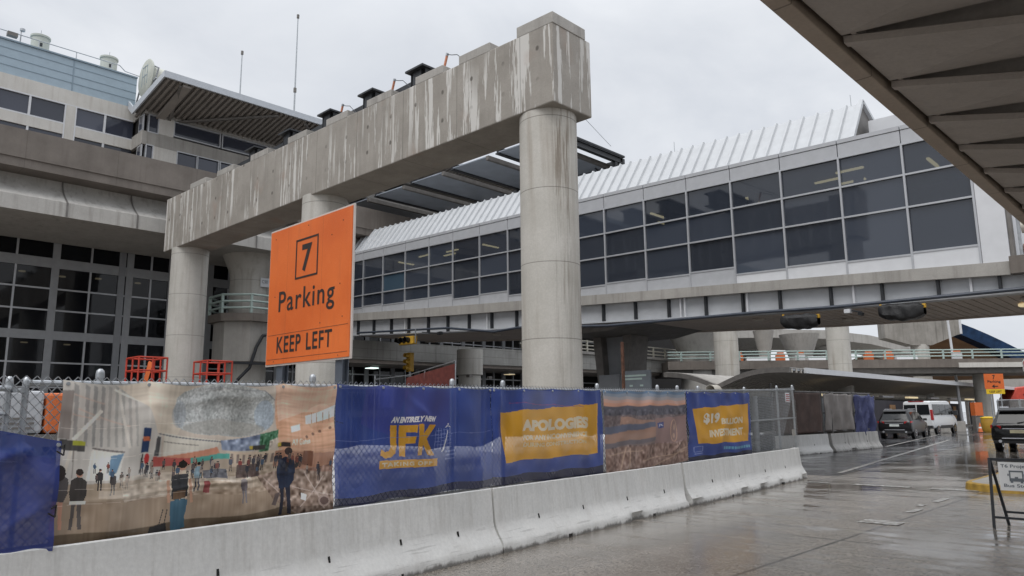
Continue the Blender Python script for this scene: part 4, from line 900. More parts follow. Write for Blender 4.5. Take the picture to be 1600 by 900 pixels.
mb.build('rear_wall', 'dark_interior', bc)
for k in range(7):
    y = 50+6.5*k; MB().box(-20.4, -20.1, y, y+2.6, 2.72, 2.86).build('hanging_lamp', 'lamp_warm' if k % 3 == 0 else 'white_panel', bc)

# dark hoarding with plywood patches behind the van
hd = thing('site_hoarding', 'dark purple site hoarding with plywood patches under the bus canopy', 'hoarding', (-20.6, 75, 0))
a, b = Vector((-17.2, 50, 0)), Vector((-23.6, 101, 0)); u = (b-a).normalized()
hd_m = MB(); n_ = Vector((u.y, -u.x, 0)); hd_m.bar(a+Vector((0, 0, 1.2)), b+Vector((0, 0, 1.2)), .12, 2.4); hd_m.build('hoarding_panel', 'hoarding', hd)
for s_, w_ in ((8.2, 1.9), (14, 1.0), (33.5, 2.6), (38, 2.2), (43, 2.4)):
    MB().bar(a+u*s_+Vector((.1, 0, 1.45)), a+u*(s_+w_)+Vector((.1, 0, 1.45)), .06, 1.3).build('plywood_patch', 'plywood', hd)
# ------------------------------------------------------------------ jersey barriers and chain-link fence along the road
FX = lambda y: -6.1-.115*y
FN = Vector((1, .115, 0)).normalized(); FU = Vector((-.115, 1, 0)).normalized()
def fpt(y, z, off=0.): return Vector((FX(y), y, z))+FN*off
JP = [(.085, .755), (.10, .745), (.135, .36), (.15, .30), (.19, .22), (.25, .13), (.275, .085), (.275, .0)]
def jersey(lab, a, b, mat, slots, group=None, prof=JP, endchip=0.):
    a, b = Vector((*a, 0)), Vector((*b, 0)); u = (b-a).normalized(); n = Vector((u.y, -u.x, 0)); L = (b-a).length
    t = thing('concrete_barrier', lab, 'traffic barrier', tuple((a+b)/2), group=group)
    out = [(o, z) for o, z in prof]+[(-o, z) for o, z in reversed(prof)]
    rows = []
    N_ = int(L/.12)
    for k in range(N_+1):
        s_ = L*k/N_; row = []
        for o, z in out:
            sh = endchip*max(0., (s_-L+.2)/.2)*max(0., 1-abs(z-.13)/.2) if z > .01 else endchip*.6*max(0., (s_-L+.2)/.2)
            p = a+u*(s_-sh)+n*o; q = noise.noise((p.x*3, p.y*3, z*4))*.006; e = 0
            if z < .1 and o > 0:   # broken lower edge
                e = max(0., noise.noise((s_*1.7+a.y, 0, 3.1))-.12)*.2
            row.append((p.x+n.x*(q-e), p.y+n.y*(q-e), z+q*.6*(z > .05)))
        rows.append(row)
    m = MB().grid(rows); nr = len(out)
    m.f += [tuple(range(nr)), tuple(range(N_*nr, (N_+1)*nr))[::-1]]
    m.build('barrier_body', mat, t, smooth=True)
    for s_, z in slots:
        o = lin(z, [(z_, o_) for o_, z_ in reversed(prof)]); p = a+u*s_+n*(o+.004)
        MB().bar(p+Vector((0, 0, z-.028))-n*0, p+Vector((0, 0, z+.028))-n*.015, .024, .022, tuple(u)).build('lifting_slot', 'lens_dark', t)
    for s_ in (L*.27, L*.73):
        p = a+u*s_+n*.2; MB().bar(p-u*.045+Vector((0, 0, .022)), p+u*.045+Vector((0, 0, .022)), .152, .045).build('drain_notch', 'lens_dark', t)
    return t
def seg(y0, y1): return (FX(y0), y0), (FX(y1), y1)
jersey('near white concrete barrier under the photo and blue JFK banners', *seg(.35, 6.58), 'barrier_concrete', [(2.6, .37), (3.75, .3), (4.7, .33), (5.6, .3)], 'barriers under the bannered fence')
jersey('white concrete barrier under the apology and airport photo banners, second along the fence', *seg(6.62, 12.0), 'barrier_concrete', [(.9, .33), (2.0, .33), (3.3, .33), (4.6, .33)], 'barriers under the bannered fence', endchip=.16)
jersey('white concrete barrier ending the bannered fence at its far right', *seg(12.08, 18.95), 'barrier_concrete', [(1.2, .35), (2.6, .35), (4.2, .35), (5.6, .35)], 'barriers under the bannered fence')
FT = lambda y: lin(y, [(-1, 1.93), (1.7, 1.935), (4.2, 1.975), (9.4, 2.03), (15.8, 2.12), (19.4, 2.26)])
cf = thing('chain_link_fence', 'galvanised chain link fence standing along the white barriers behind the banners', 'fence', tuple(fpt(9, 0)))
for y in (-.8, 1.36, 1.47, 1.98, 4.02, 6.1, 7.1, 9.52, 11.62, 12.45, 13.4, 15.95, 18.2, 19.45):
    a = fpt(y, .2, -.12); gate = y in (1.36, 1.47); h = FT(y)+(.0 if gate else .075); r = .022 if gate else .027
    MB().lathe((a.x, a.y, 0), [(r, .1), (r, h-.05), (r*1.25, h-.05), (r*1.25, h-.015), (r*1.1, h+.01), (r*.5, h+.025)], 12).build('post', 'galvanised', cf, smooth=True)
m = MB()
for (ya, yb) in ((-.8, 1.36), (1.47, 5), (5, 12), (12, 19.45)):
    dz = -.065 if yb < 1.4 else -.02
    m.tube(fpt(ya, FT(ya)+dz, -.08), fpt(yb, FT(yb)+dz, -.08), .021, n=8)
m.tube(fpt(15.9, 1.45, -.08), fpt(19.4, 1.5, -.08), .02, n=8); m.tube(fpt(-.8, 1.69, -.08), fpt(1.36, 1.69, -.08), .016, n=8)
m.build('rail', 'galvanised', cf, smooth=True)
m = MB(); pitch_ = .07; y = -.8
while y < 19.4:
    zt = FT(y)+.03; zb_ = .76; dy = (zt-zb_)*.92
    for sg in (1, -1):
        y1 = y+sg*dy
        if -1 < y1 < 20.5:
            f = 1.0
            if y1 > 19.42: f = (19.42-y)/dy
            if y1 < -.8: f = (y+.8)/dy
            if f > .03: m.tube(fpt(y+sg*dy*f, zt-(zt-zb_)*f, -.045+.003*sg), fpt(y, zt, -.045+.003*sg), .004, n=3, caps=False)
    y += pitch_
m.build('wire_mesh', 'galvanised', cf, fix=False)
m = MB(); 
for y in (1.44, 1.39): m.tube(fpt(y, 1.86, -.15), fpt(y, 1.86, -.08), .02, n=6)
m.build('clamp', 'galvanised', cf)
tg = MB(); a = fpt(18.55, 1.9, -.02); tg.hexa([a, a+FU*.32, a+FU*.32-FN*.01, a-FN*.01]+[p+Vector((0, 0, .24)) for p in (a, a+FU*.32, a+FU*.32-FN*.01, a-FN*.01)])
t = tag(tg.build('notice_sign', 'white_panel'), 'small white notice with red lines on the chain link at the fence end', 'sign')
lt = MB()
for k in range(4): lt.bar(a+FU*.03+Vector((0, 0, .04+.05*k))+FN*.004, a+FU*.29+Vector((0, 0, .04+.05*k))+FN*.004, .004, .022)
o = lt.build('notice_lettering', 'tail_red'); o.parent = t
t2 = MB(); a = fpt(18.9, 1.05, -.02); t2.hexa([a, a+FU*.25, a+FU*.25-FN*.01, a-FN*.01]+[p+Vector((0, 0, .16)) for p in (a, a+FU*.25, a+FU*.25-FN*.01, a-FN*.01)])
tag(t2.build('notice_sign', 'slab_concrete'), 'small faded grey tag low on the chain link at the fence end', 'sign')

# ------------------------------------------------------------------ banner prints
def homog(c):   # photo corners tl,tr,br,bl -> unit square
    A_ = []; B_ = []
    for (x, y), (u, v) in zip(c, ((0, 0), (1, 0), (1, 1), (0, 1))):
        A_ += [[x, y, 1, 0, 0, 0, -u*x, -u*y], [0, 0, 0, x, y, 1, -v*x, -v*y]]; B_ += [u, v]
    h = np.linalg.solve(np.array(A_, float), np.array(B_, float)); M = np.append(h, 1).reshape(3, 3)
    def f(p):
        q = M@np.array([p[0], p[1], 1.]); return q[:2]/q[2]
    return f
class Print:
    """a print made from flat shapes, laid out on the banner itself"""
    def __init__(s, W, Hh, corners, bg):
        s.W, s.H = W, Hh; s.c = np.zeros((Hh, W, 3)); s.c[:] = np.array(bg)/255.; s.h = homog(corners)
        s.X, s.Y = np.meshgrid(np.arange(W)+.5, np.arange(Hh)+.5)
    def q(s, pts): return np.array([s.h(p)*np.array([s.W, s.H]) for p in pts])
    def _fill(s, P, col, a):
        x0, y0 = np.maximum(np.floor(P.min(0)).astype(int), 0); x1, y1 = np.ceil(P.max(0)).astype(int)+1
        x1, y1 = min(x1, s.W), min(y1, s.H)
        if x1 <= x0 or y1 <= y0: return
        X, Y = s.X[y0:y1, x0:x1], s.Y[y0:y1, x0:x1]; ins = np.zeros(X.shape, bool); n = len(P)
        for i in range(n):
            (ax, ay), (bx_, by) = P[i], P[(i+1) % n]
            if ay == by: continue
            c = ((ay > Y) != (by > Y)) & (X < (bx_-ax)*(Y-ay)/(by-ay)+ax); ins ^= c
        r = s.c[y0:y1, x0:x1]; r[ins] = r[ins]*(1-a)+np.array(col)/255.*a
    def poly(s, pts, col, a=1.): s._fill(s.q(pts), col, a)
    def ell(s, cx, cy, rx, ry, col, a=1.): s.poly([(cx+rx*math.cos(2*math.pi*k/20), cy+ry*math.sin(2*math.pi*k/20)) for k in range(20)], col, a)
    def line(s, p0, p1, wd, col, a=1.):
        p0, p1 = np.array(p0, float), np.array(p1, float); d = p1-p0; n = np.array([-d[1], d[0]])/max(np.hypot(*d), 1e-6)*wd/2
        s.poly([p0-n, p1-n, p1+n, p0+n], col, a)
    def text(s, body, bl, br, tl, tr, col, a=1., bold=.02, shear=0., spacing=1.):
        v, t, _ = text_tris(body, bold, shear, spacing); bl, br, tl, tr = (np.array(p, float) for p in (bl, br, tl, tr))
        P = [(bl*(1-x)+br*x)*(1-y)+(tl*(1-x)+tr*x)*y for x, y in v]; Q = s.q(P)
        for tri in t: s._fill(Q[tri], col, a)
    def noise(s, amp, sx, sy, box=None, seed=0):
        r = np.random.default_rng(seed); g = r.normal(0, 1, (max(2, int(s.H/sy)+2), max(2, int(s.W/sx)+2)))
        yi = s.Y/sy; xi = s.X/sx; y0 = np.clip(yi.astype(int), 0, g.shape[0]-2); x0 = np.clip(xi.astype(int), 0, g.shape[1]-2); fy, fx = np.clip(yi-y0, 0, 1), np.clip(xi-x0, 0, 1)
        n = (g[y0, x0]*(1-fx)+g[y0, x0+1]*fx)*(1-fy)+(g[y0+1, x0]*(1-fx)+g[y0+1, x0+1]*fx)*fy
        k = np.ones_like(n)
        if box is not None:
            P = s.q(box); k = np.zeros_like(n); ins = np.zeros(n.shape, bool)
            for i in range(len(P)):
                (ax, ay), (bx_, by) = P[i], P[(i+1) % len(P)]
                if ay != by: ins ^= ((ay > s.Y) != (by > s.Y)) & (s.X < (bx_-ax)*(s.Y-ay)/(by-ay)+ax)
            k[ins] = 1
        s.c += (amp/255.*n*k)[..., None]
    def blur(s, k):
        for _ in range(k):
            p = np.pad(s.c, ((1, 1), (1, 1), (0, 0)), 'edge'); s.c = (p[:-2, 1:-1]+p[2:, 1:-1]+p[1:-1, :-2]+p[1:-1, 2:]+2*p[1:-1, 1:-1])/6.
    def fade(s, col, a): s.c = s.c*(1-a)+np.array(col)/255.*a
    def person(s, x, yf, h, top, leg, hair=(40, 34, 32), skin=(170, 125, 105), skirt=False, lean=0.):
        hd = h/7.4; w_ = h*.125
        s.poly([(x-w_*.62, yf-h*.5), (x-w_*.05, yf-h*.5), (x-w_*.2, yf-h*.22), (x-w_*.35, yf), (x-w_*.75, yf), (x-w_*.6, yf-h*.25)], skin if skirt else leg)
        s.poly([(x, yf-h*.5), (x+w_*.65, yf-h*.5), (x+w_*.62, yf-h*.25), (x+w_*.75, yf-h*.02), (x+w_*.3, yf-h*.02), (x+w_*.2, yf-h*.22)], skin if skirt else leg)
        s.poly([(x-w_*.75, yf-h*.45), (x-w_*1.05, yf-h*.6), (x-w_*.95, yf-h*.8), (x-w_*.3, yf-h*.86), (x+w_*.3, yf-h*.86), (x+w_*.95, yf-h*.8), (x+w_*1.05, yf-h*.58), (x+w_*.7, yf-h*.44)], top)
        s.ell(x, yf-h+hd*.55, hd*.4, hd*.52, skin); s.ell(x, yf-h+hd*.4, hd*.43, hd*.42, hair)
# --- photo of a concourse with walking people
PC = [(97, 598), (520, 600), (513, 797), (95, 852)]
pp = Print(520, 240, PC, (168, 156, 143))
pp.poly([(90, 740), (520, 700), (520, 860), (90, 860)], (152, 136, 118)); pp.poly([(90, 790), (520, 745), (520, 860), (90, 860)], (142, 124, 106)); pp.poly([(90, 838), (520, 781), (520, 805), (90, 860)], (100, 86, 70))
pp.poly([(95, 598), (240, 598), (250, 745), (95, 762)], (165, 160, 153))
for k, x in enumerate((112, 128, 140, 152, 163, 174, 184, 194, 203)): pp.poly([(x, 600), (x+7-k*.3, 604), (x+5-k*.3+6, 698), (x+6, 698)], (126, 124, 122) if k < 4 else (140, 137, 132), .75)
pp.poly([(97, 615), (112, 612), (113, 690), (97, 690)], (112, 104, 100), .7)
for a_, b_ in (((113, 618), (160, 630)), ((113, 650), (155, 655)), ((120, 640), (200, 666))): pp.line(a_, b_, 2.2, (175, 150, 135), .6)
pp.line((156, 640), (118, 690), 6, (190, 184, 174)); pp.line((180, 606), (200, 700), 4, (178, 172, 163)); pp.line((172, 606), (235, 640), 3, (190, 183, 172)); pp.line((120, 690), (108, 745), 5, (176, 168, 156))
pp.poly([(176, 600), (300, 600), (270, 680), (240, 680), (226, 640)], (178, 166, 150)); pp.noise(5, 60, 3, [(176, 600), (300, 600), (270, 680), (226, 640)], 4)
pp.poly([(147, 702), (192, 708), (186, 748), (140, 752)], (186, 180, 172)); pp.poly([(174, 712), (192, 708), (182, 738), (172, 742)], (96, 124, 148)); pp.line((147, 701), (193, 706), 2.5, (110, 104, 100))
gb = [(262+158*(.5+.5*math.cos(k*.314))*1., 640+ (-42 if math.sin(k*.314) < 0 else 42)*abs(math.sin(k*.314))**.6) for k in range(20)]; pp.poly(gb, (152, 154, 152))
pp.noise(15, 2.0, 2.0, gb, 1); pp.noise(10, 30, 26, gb, 2)
pp.ell(402, 646, 16, 24, (116, 136, 158), .4); pp.ell(272, 646, 12, 22, (130, 138, 148), .4); pp.ell(340, 668, 62, 12, (140, 136, 128), .5)
pp.line((312, 606), (400, 606), 1.2, (108, 110, 116), .7); pp.line((400, 606), (419, 624), 1.6, (108, 110, 116), .7)
pp.poly([(420, 600), (520, 600), (520, 705), (425, 705), (420, 660)], (184, 140, 112)); pp.poly([(420, 600), (520, 600), (520, 640), (470, 640), (425, 660)], (190, 156, 134)); pp.noise(6, 40, 2.5, [(420, 600), (520, 600), (520, 705), (420, 705)], 5)
pp.poly([(472, 646), (519, 632), (519, 650), (472, 660)], (176, 186, 184)); pp.poly([(444, 666), (461, 660), (460, 670), (444, 676)], (172, 180, 178)); 
for x in (482, 490, 500, 510): pp.line((x, 641), (x, 658), 1, (150, 110, 86))
for x, y in ((471, 680), (483, 675), (495, 671), (511, 667)): pp.ell(x, y, 2.4, 2.4, (120, 92, 76))
pp.text('All Gates', (444, 696), (477, 690), (444, 686), (477, 681), (205, 196, 184), .85, .02)
pp.poly([(250, 676), (335, 690), (330, 702), (250, 716)], (178, 172, 160)); pp.line((240, 678), (340, 693), 1.5, (100, 100, 104)); pp.line((250, 690), (300, 696), 1.2, (120, 112, 104))
pp.poly([(236, 716), (330, 700), (336, 712), (300, 720), (238, 727)], (182, 122, 98)); pp.poly([(236, 714), (290, 716), (290, 726), (236, 730)], (168, 84, 78)); pp.poly([(290, 716), (350, 708), (350, 716), (290, 724)], (76, 150, 138))
pp.poly([(336, 690), (395, 676), (398, 700), (338, 704)], (120, 130, 150)); pp.noise(26, 5, 4, [(336, 690), (395, 676), (398, 700), (338, 704)], 6); pp.poly([(395, 676), (424, 672), (422, 684), (410, 688), (410, 704), (395, 704)], (70, 112, 84)); pp.noise(22, 3, 3, [(395, 676), (424, 672), (422, 684), (410, 704), (395, 704)], 9)
pp.poly([(350, 705), (430, 703), (430, 725), (350, 728)], (176, 158, 138)); pp.poly([(420, 705), (520, 704), (520, 735), (420, 730)], (160, 118, 96)); pp.poly([(465, 702), (482, 702), (482, 726), (465, 724)], (124, 86, 68))
for x in range(352, 430, 9): pp.poly([(x, 708), (x+4, 708), (x+4, 722), (x, 722)], (110, 96, 90), .8)
for x, y, w_, c in ((380, 694, 24, (70, 68, 66)), (423, 693, 19, (66, 60, 58))): pp.poly([(x, y), (x+w_, y-1), (x+w_, y+6), (x, y+7)], c); pp.poly([(x, y), (x+5, y), (x+5, y+6), (x, y+6)], (170, 150, 60))
pp.poly([(99, 691), (136, 691), (136, 707), (99, 707)], (78, 76, 74)); pp.poly([(118, 691), (136, 691), (136, 698), (118, 698)], (150, 150, 50)); pp.line((120, 707), (120, 750), 1.6, (120, 112, 104))
pp.poly([(218, 671), (229, 671), (227, 708), (216, 708)], (48, 68, 102)); pp.poly([(218, 684), (228, 684), (228, 691), (217, 691)], (176, 98, 70)); pp.poly([(239, 683), (245, 683), (244, 713), (237, 713)], (84, 84, 86)); pp.ell(226, 718, 4, 8, (184, 58, 58)); pp.line((219, 710), (217, 740), 2, (70, 64, 64)); pp.line((226, 726), (225, 745), 2, (80, 70, 70))
pp.blur(1)
for i, (x, y, h, a_, b_) in enumerate(((160, 766, 34, (62, 60, 62), (56, 54, 56)), (178, 772, 36, (74, 68, 66), (96, 92, 88)), (190, 760, 24, (92, 82, 76), (80, 74, 70)), (198, 764, 24, (110, 92, 84), (84, 76, 70)), (245, 752, 18, (60, 62, 70), (70, 64, 64)), (303, 768, 46, (116, 142, 156), (66, 66, 74)), (268, 738, 20, (80, 76, 80), (80, 70, 66)), (280, 738, 20, (90, 60, 60), (70, 66, 66)), (322, 736, 22, (84, 84, 92), (70, 66, 66)), (367, 738, 24, (140, 60, 54), (72, 66, 64)), (352, 735, 22, (74, 78, 92), (70, 66, 64)), (388, 732, 22, (70, 70, 80), (62, 60, 62)), (396, 732, 22, (64, 64, 70), (60, 58, 60)), (423, 733, 24, (66, 66, 76), (60, 58, 60)), (429, 733, 24, (72, 68, 74), (60, 58, 60)), (458, 728, 18, (110, 66, 54), (70, 64, 60)), (374, 783, 44, (96, 88, 92), (112, 108, 112)), (492, 748, 24, (58, 56, 60), (56, 54, 58)))): pp.person(x, y, h, a_, b_)
for x, y, w_, h in ((160, 766, 60, 12), (318, 735, 30, 14), (352, 742, 34, 10), (300, 745, 60, 8)): pp.poly([(x, y), (x+w_, y-3), (x+w_, y+h-3), (x, y+h)], (190, 182, 172), .35)
pp.poly([(310, 736), (346, 732), (348, 746), (312, 748)], (88, 92, 104), .8); pp.poly([(362, 724), (398, 722), (400, 742), (360, 744)], (84, 68, 66), .8); pp.poly([(314, 752), (322, 752), (322, 770), (313, 770)], (132, 66, 66))
pp.poly([(186, 745), (292, 735), (300, 770), (196, 782)], (176, 164, 150), .6); pp.noise(14, 6, 4, [(186, 745), (420, 728), (420, 765), (196, 782)], 11)
nb = [(395, 742), (515, 722), (515, 800), (455, 800), (420, 780)]; pp.poly(nb, (128, 106, 98), .5); pp.noise(24, 5, 5, nb, 12)
for a_, b_ in (((405, 745), (440, 780)), ((452, 760), (515, 770)), ((470, 735), (500, 790)), ((500, 740), (462, 790))): pp.line(a_, b_, 1.8, (176, 160, 152), .6)
pp.ell(499, 778, 10, 9, (148, 128, 118)); pp.ell(499, 778, 7, 6, (100, 80, 74)); pp.poly([(464, 768), (472, 770), (470, 780), (463, 778)], (200, 196, 192))
pp.person(104, 830, 98, (84, 80, 80), (90, 80, 78), (52, 46, 46), (168, 124, 104), True); pp.ell(103, 743, 8, 12, (58, 50, 50)); pp.person(131, 828, 94, (74, 70, 68), (92, 86, 84), (60, 48, 44)); pp.poly([(121, 785), (143, 783), (143, 788), (121, 790)], (190, 186, 178))
pp.person(280, 826, 106, (186, 166, 146), (58, 92, 108), (48, 40, 36)); pp.poly([(266, 742), (289, 740), (291, 776), (268, 780)], (54, 56, 60)); pp.poly([(270, 768), (288, 766), (288, 778), (270, 781)], (100, 78, 58)); pp.poly([(266, 783), (292, 780), (290, 800), (284, 826), (268, 828), (266, 800)], (62, 94, 112)); pp.line((262, 750), (264, 785), 4, (166, 128, 106)); pp.line((292, 748), (298, 785), 4, (166, 128, 106))
pp.poly([(237, 820), (260, 815), (262, 828), (234, 832)], (52, 50, 50)); pp.line((256, 795), (250, 818), 1.3, (70, 66, 64)); pp.line((262, 795), (258, 816), 1.3, (70, 66, 64))
pp.person(440, 804, 104, (40, 54, 78), (44, 46, 62), (70, 60, 60)); pp.poly([(430, 724), (450, 716), (456, 728), (454, 750), (446, 762), (430, 764)], (40, 54, 78)); pp.poly([(424, 772), (432, 770), (424, 790), (417, 788)], (96, 84, 82))
for k, y in enumerate((664, 713, 760, 784)): pp.line((97, y+10), (300, y-6-k*4), .8, (205, 196, 186), .35)

pr_ = np.random.default_rng(5)
for k in range(46):
    x_ = pr_.uniform(150, 512); t_ = (x_-97)/423; y_ = 752-22*t_+pr_.uniform(-10, 8); c_ = [(60, 60, 70), (96, 86, 84), (120, 70, 62), (70, 90, 112), (140, 126, 116)][k % 5]; pp.person(x_, y_, pr_.uniform(15, 23), c_, (62, 58, 60))
lum = pp.c.mean(-1, keepdims=True); pp.c = lum+(pp.c-lum)*.75; pp.c = np.clip((pp.c-.60)*1.22+.60, 0, 1)
pp.noise(6, 16, 12, None, 21); pp.noise(4, 3, 50, None, 22)
# --- JFK banner
BLUE = (46, 68, 138); GOLD = (208, 150, 34)
JC = [(522, 600), (765, 607), (762, 757), (515, 792)]
jf = Print(430, 195, JC, BLUE); jf.noise(4, 30, 20, None, 31)
jf.poly([(515, 780), (762, 745), (762, 760), (515, 795)], (24, 28, 66)); jf.poly([(565, 600), (640, 600), (600, 680), (560, 660)], (62, 66, 146), .6)
jf.text('AN ENTIRELY NEW', (603.5, 660), (675, 657.5), (605, 650.5), (677, 648.5), (222, 220, 220), 1, .06, .18)
for ch, x0, x1, x2, x3, y0, y1 in (('F', 617, 641, 617, 646, 713, 663), ('K', 647, 676, 647, 678, 710, 662)): jf.text(ch, (x0, y0), (x1-2, y0-1), (x2, y1), (x3, y1-.5), GOLD, 1, .05)
jf.poly([(603, 664), (613.5, 663.5), (613.5, 696), (611, 708), (603, 715), (594, 716), (587, 711), (589, 702), (594, 706), (600, 705), (603, 699)], GOLD)
jf.poly([(586, 720), (679, 714), (679, 726), (586, 733)], GOLD); jf.text('TAKING OFF', (590, 730), (672, 724), (590, 723), (672, 717.5), (214, 200, 166), 1, .04, .0, 1.25)
for k in range(6): jf.line((673, 672+k*5.5), (699, 669+k*5.5), .7, (150, 158, 200), .7); jf.line((675+k*4.6, 667), (673+k*4.6, 700), .7, (150, 158, 200), .7)
jf.poly([(684, 704), (686.5, 703), (695, 672), (694, 671)], (205, 205, 212)); jf.poly([(690, 667), (695, 662), (700, 667), (696, 665.5), (697, 660), (695, 660), (695, 665)], (205, 205, 212))
for k in range(3): jf.line((690, 704+k*6), (704, 703+k*6), 2.2, (150, 160, 205), .6)
jf.line((517, 690), (762, 672), .9, (130, 138, 190), .6); jf.line((521, 660), (532, 661), .8, (20, 22, 40))
for k in range(3): jf.line((516.5, 706+k*8), (520, 706+k*8), 4, (150, 160, 205), .5)
# --- apology banner
AC = [(765, 607), (937, 608), (940, 742), (765, 757)]
ap = Print(380, 185, AC, BLUE); ap.noise(4, 25, 20, None, 41); ap.poly([(765, 744), (940, 728), (940, 745), (765, 760)], (22, 24, 58))
ap.poly([(776, 643), (931, 628.5), (930, 708), (784.5, 721)], GOLD); ap.line((790, 627.5), (905, 634.5), 1, (140, 66, 120), .8)
ap.text('APOLOGIES', (808, 674), (912, 668), (808, 656), (912, 649.5), (212, 200, 178), .95, .06); ap.text('FOR ANY INCONVENIENCE', (810, 688.5), (911, 681), (810, 680), (911, 673), (206, 190, 156), .95, .05); ap.text('DURING CONSTRUCTION', (811, 699), (908, 692), (811, 692), (908, 686), (206, 190, 156), .9, .04)
# --- aerial photo banner
PH = [(940, 611), (1068, 613), (1070, 722), (943, 740)]
ph = Print(260, 136, PH, (124, 108, 104))
for k, c in enumerate(((100, 122, 146), (132, 140, 152), (158, 150, 150), (186, 150, 136), (192, 142, 120))): ph.poly([(938, 610+k*4.9), (1072, 612+k*4.9), (1072, 618+k*4.9), (938, 616+k*4.9)], c)
ph.poly([(938, 636), (1072, 634), (1072, 652), (938, 655)], (84, 82, 90)); ph.poly([(938, 650), (1072, 648), (1072, 672), (938, 690)], (108, 96, 96)); ph.noise(16, 4, 3, [(938, 640), (1072, 638), (1072, 675), (938, 690)], 51)
ph.poly([(968, 652), (1030, 660), (1028, 668), (966, 664)], (170, 132, 112), .7); ph.poly([(942, 668), (1018, 660), (1018, 668), (942, 680)], (92, 96, 112)); ph.poly([(942, 680), (1018, 668), (1018, 690), (942, 700)], (150, 118, 102)); ph.poly([(942, 694), (1018, 684), (1018, 690), (942, 702)], (104, 96, 100)); ph.poly([(1018, 655), (1070, 650), (1070, 700), (1018, 702)], (134, 110, 106))
ph.poly([(942, 702), (1070, 690), (1070, 725), (942, 742)], (132, 108, 98)); ph.noise(24, 4, 4, [(942, 700), (1070, 688), (1070, 725), (942, 742)], 52)
for a_, b_ in (((965, 738), (975, 700)), ((978, 738), (980, 702)), ((1000, 720), (1065, 706)), ((1010, 734), (1068, 700)), ((945, 712), (1000, 704))): ph.line(a_, b_, 1.6, (190, 164, 140), .6)
for k in range(20): ph.line((1048+6*math.cos(k*.314), 673+17*math.sin(k*.314)), (1048+6*math.cos((k+1)*.314), 673+17*math.sin((k+1)*.314)), 1.2, (186, 150, 128))
ph.ell(1049, 668, 2.6, 5, (168, 140, 124)); ph.ell(1048, 681, 2.2, 4, (168, 140, 124))
ph.blur(1)
ph.poly([(1021, 662), (1032, 660), (1032, 669), (1022, 671)], (56, 66, 118)); ph.text('JFK', (1023, 668.5), (1031, 667.5), (1023, 664), (1031, 663), (214, 214, 220), 1, .02)
# --- investment banner
BC = [(1070, 612), (1167, 613), (1170, 711), (1072, 722)]
bl = Print(330, 190, BC, BLUE); bl.noise(4, 25, 20, None, 61); bl.poly([(1070, 716), (1172, 704), (1172, 713), (1070, 724)], (24, 24, 54))
bl.poly([(1078.5, 638.5), (1165, 630), (1164.5, 690), (1086, 695)], GOLD)
bl.text('$19', (1094, 664.5), (1119, 661.5), (1094, 646.5), (1119, 644), (222, 214, 198), 1, .05); bl.text('BILLION', (1121, 664), (1155.5, 661), (1121, 654.5), (1155.5, 650.5), (218, 206, 180), 1, .045); bl.text('INVESTMENT', (1102, 683.5), (1156.5, 680), (1102, 672), (1156.5, 668), (218, 206, 180), 1, .045)
for k in range(11): bl.poly([(1124+k*4, 699.5-k*.3), (1127+k*4, 699.3-k*.3), (1127+k*4, 703.5-k*.3), (1124+k*4, 703.8-k*.3)], (110, 176, 190), .8)
for a_, b_ in (((1080, 700), (1092, 699)), ((1080, 708), (1092, 707)), ((1080, 700), (1080, 708)), ((1092, 699), (1092, 707))): bl.line(a_, b_, .8, (160, 168, 205), .8)
bl.line((1080, 711), (1092, 710), 1.4, (150, 158, 200), .7)
# --- loose blue banner at the left
LC = [(-60, 650), (95, 685), (95, 848), (-60, 885)]
lb = Print(230, 120, LC, (44, 64, 130)); lb.noise(5, 30, 16, None, 71); lb.poly([(-60, 700), (98, 712), (98, 850), (-60, 880)], (40, 54, 124), .7)
lb.poly([(8, 822), (74, 815), (74, 838), (8, 846)], (84, 98, 156), .35); lb.noise(10, 3, 3, [(8, 822), (74, 815), (74, 838), (8, 846)], 72); lb.line((-10, 730), (80, 722), 2, (92, 104, 160), .4); lb.poly([(38, 826), (72, 818), (72, 834), (40, 838)], (60, 120, 130), .35)

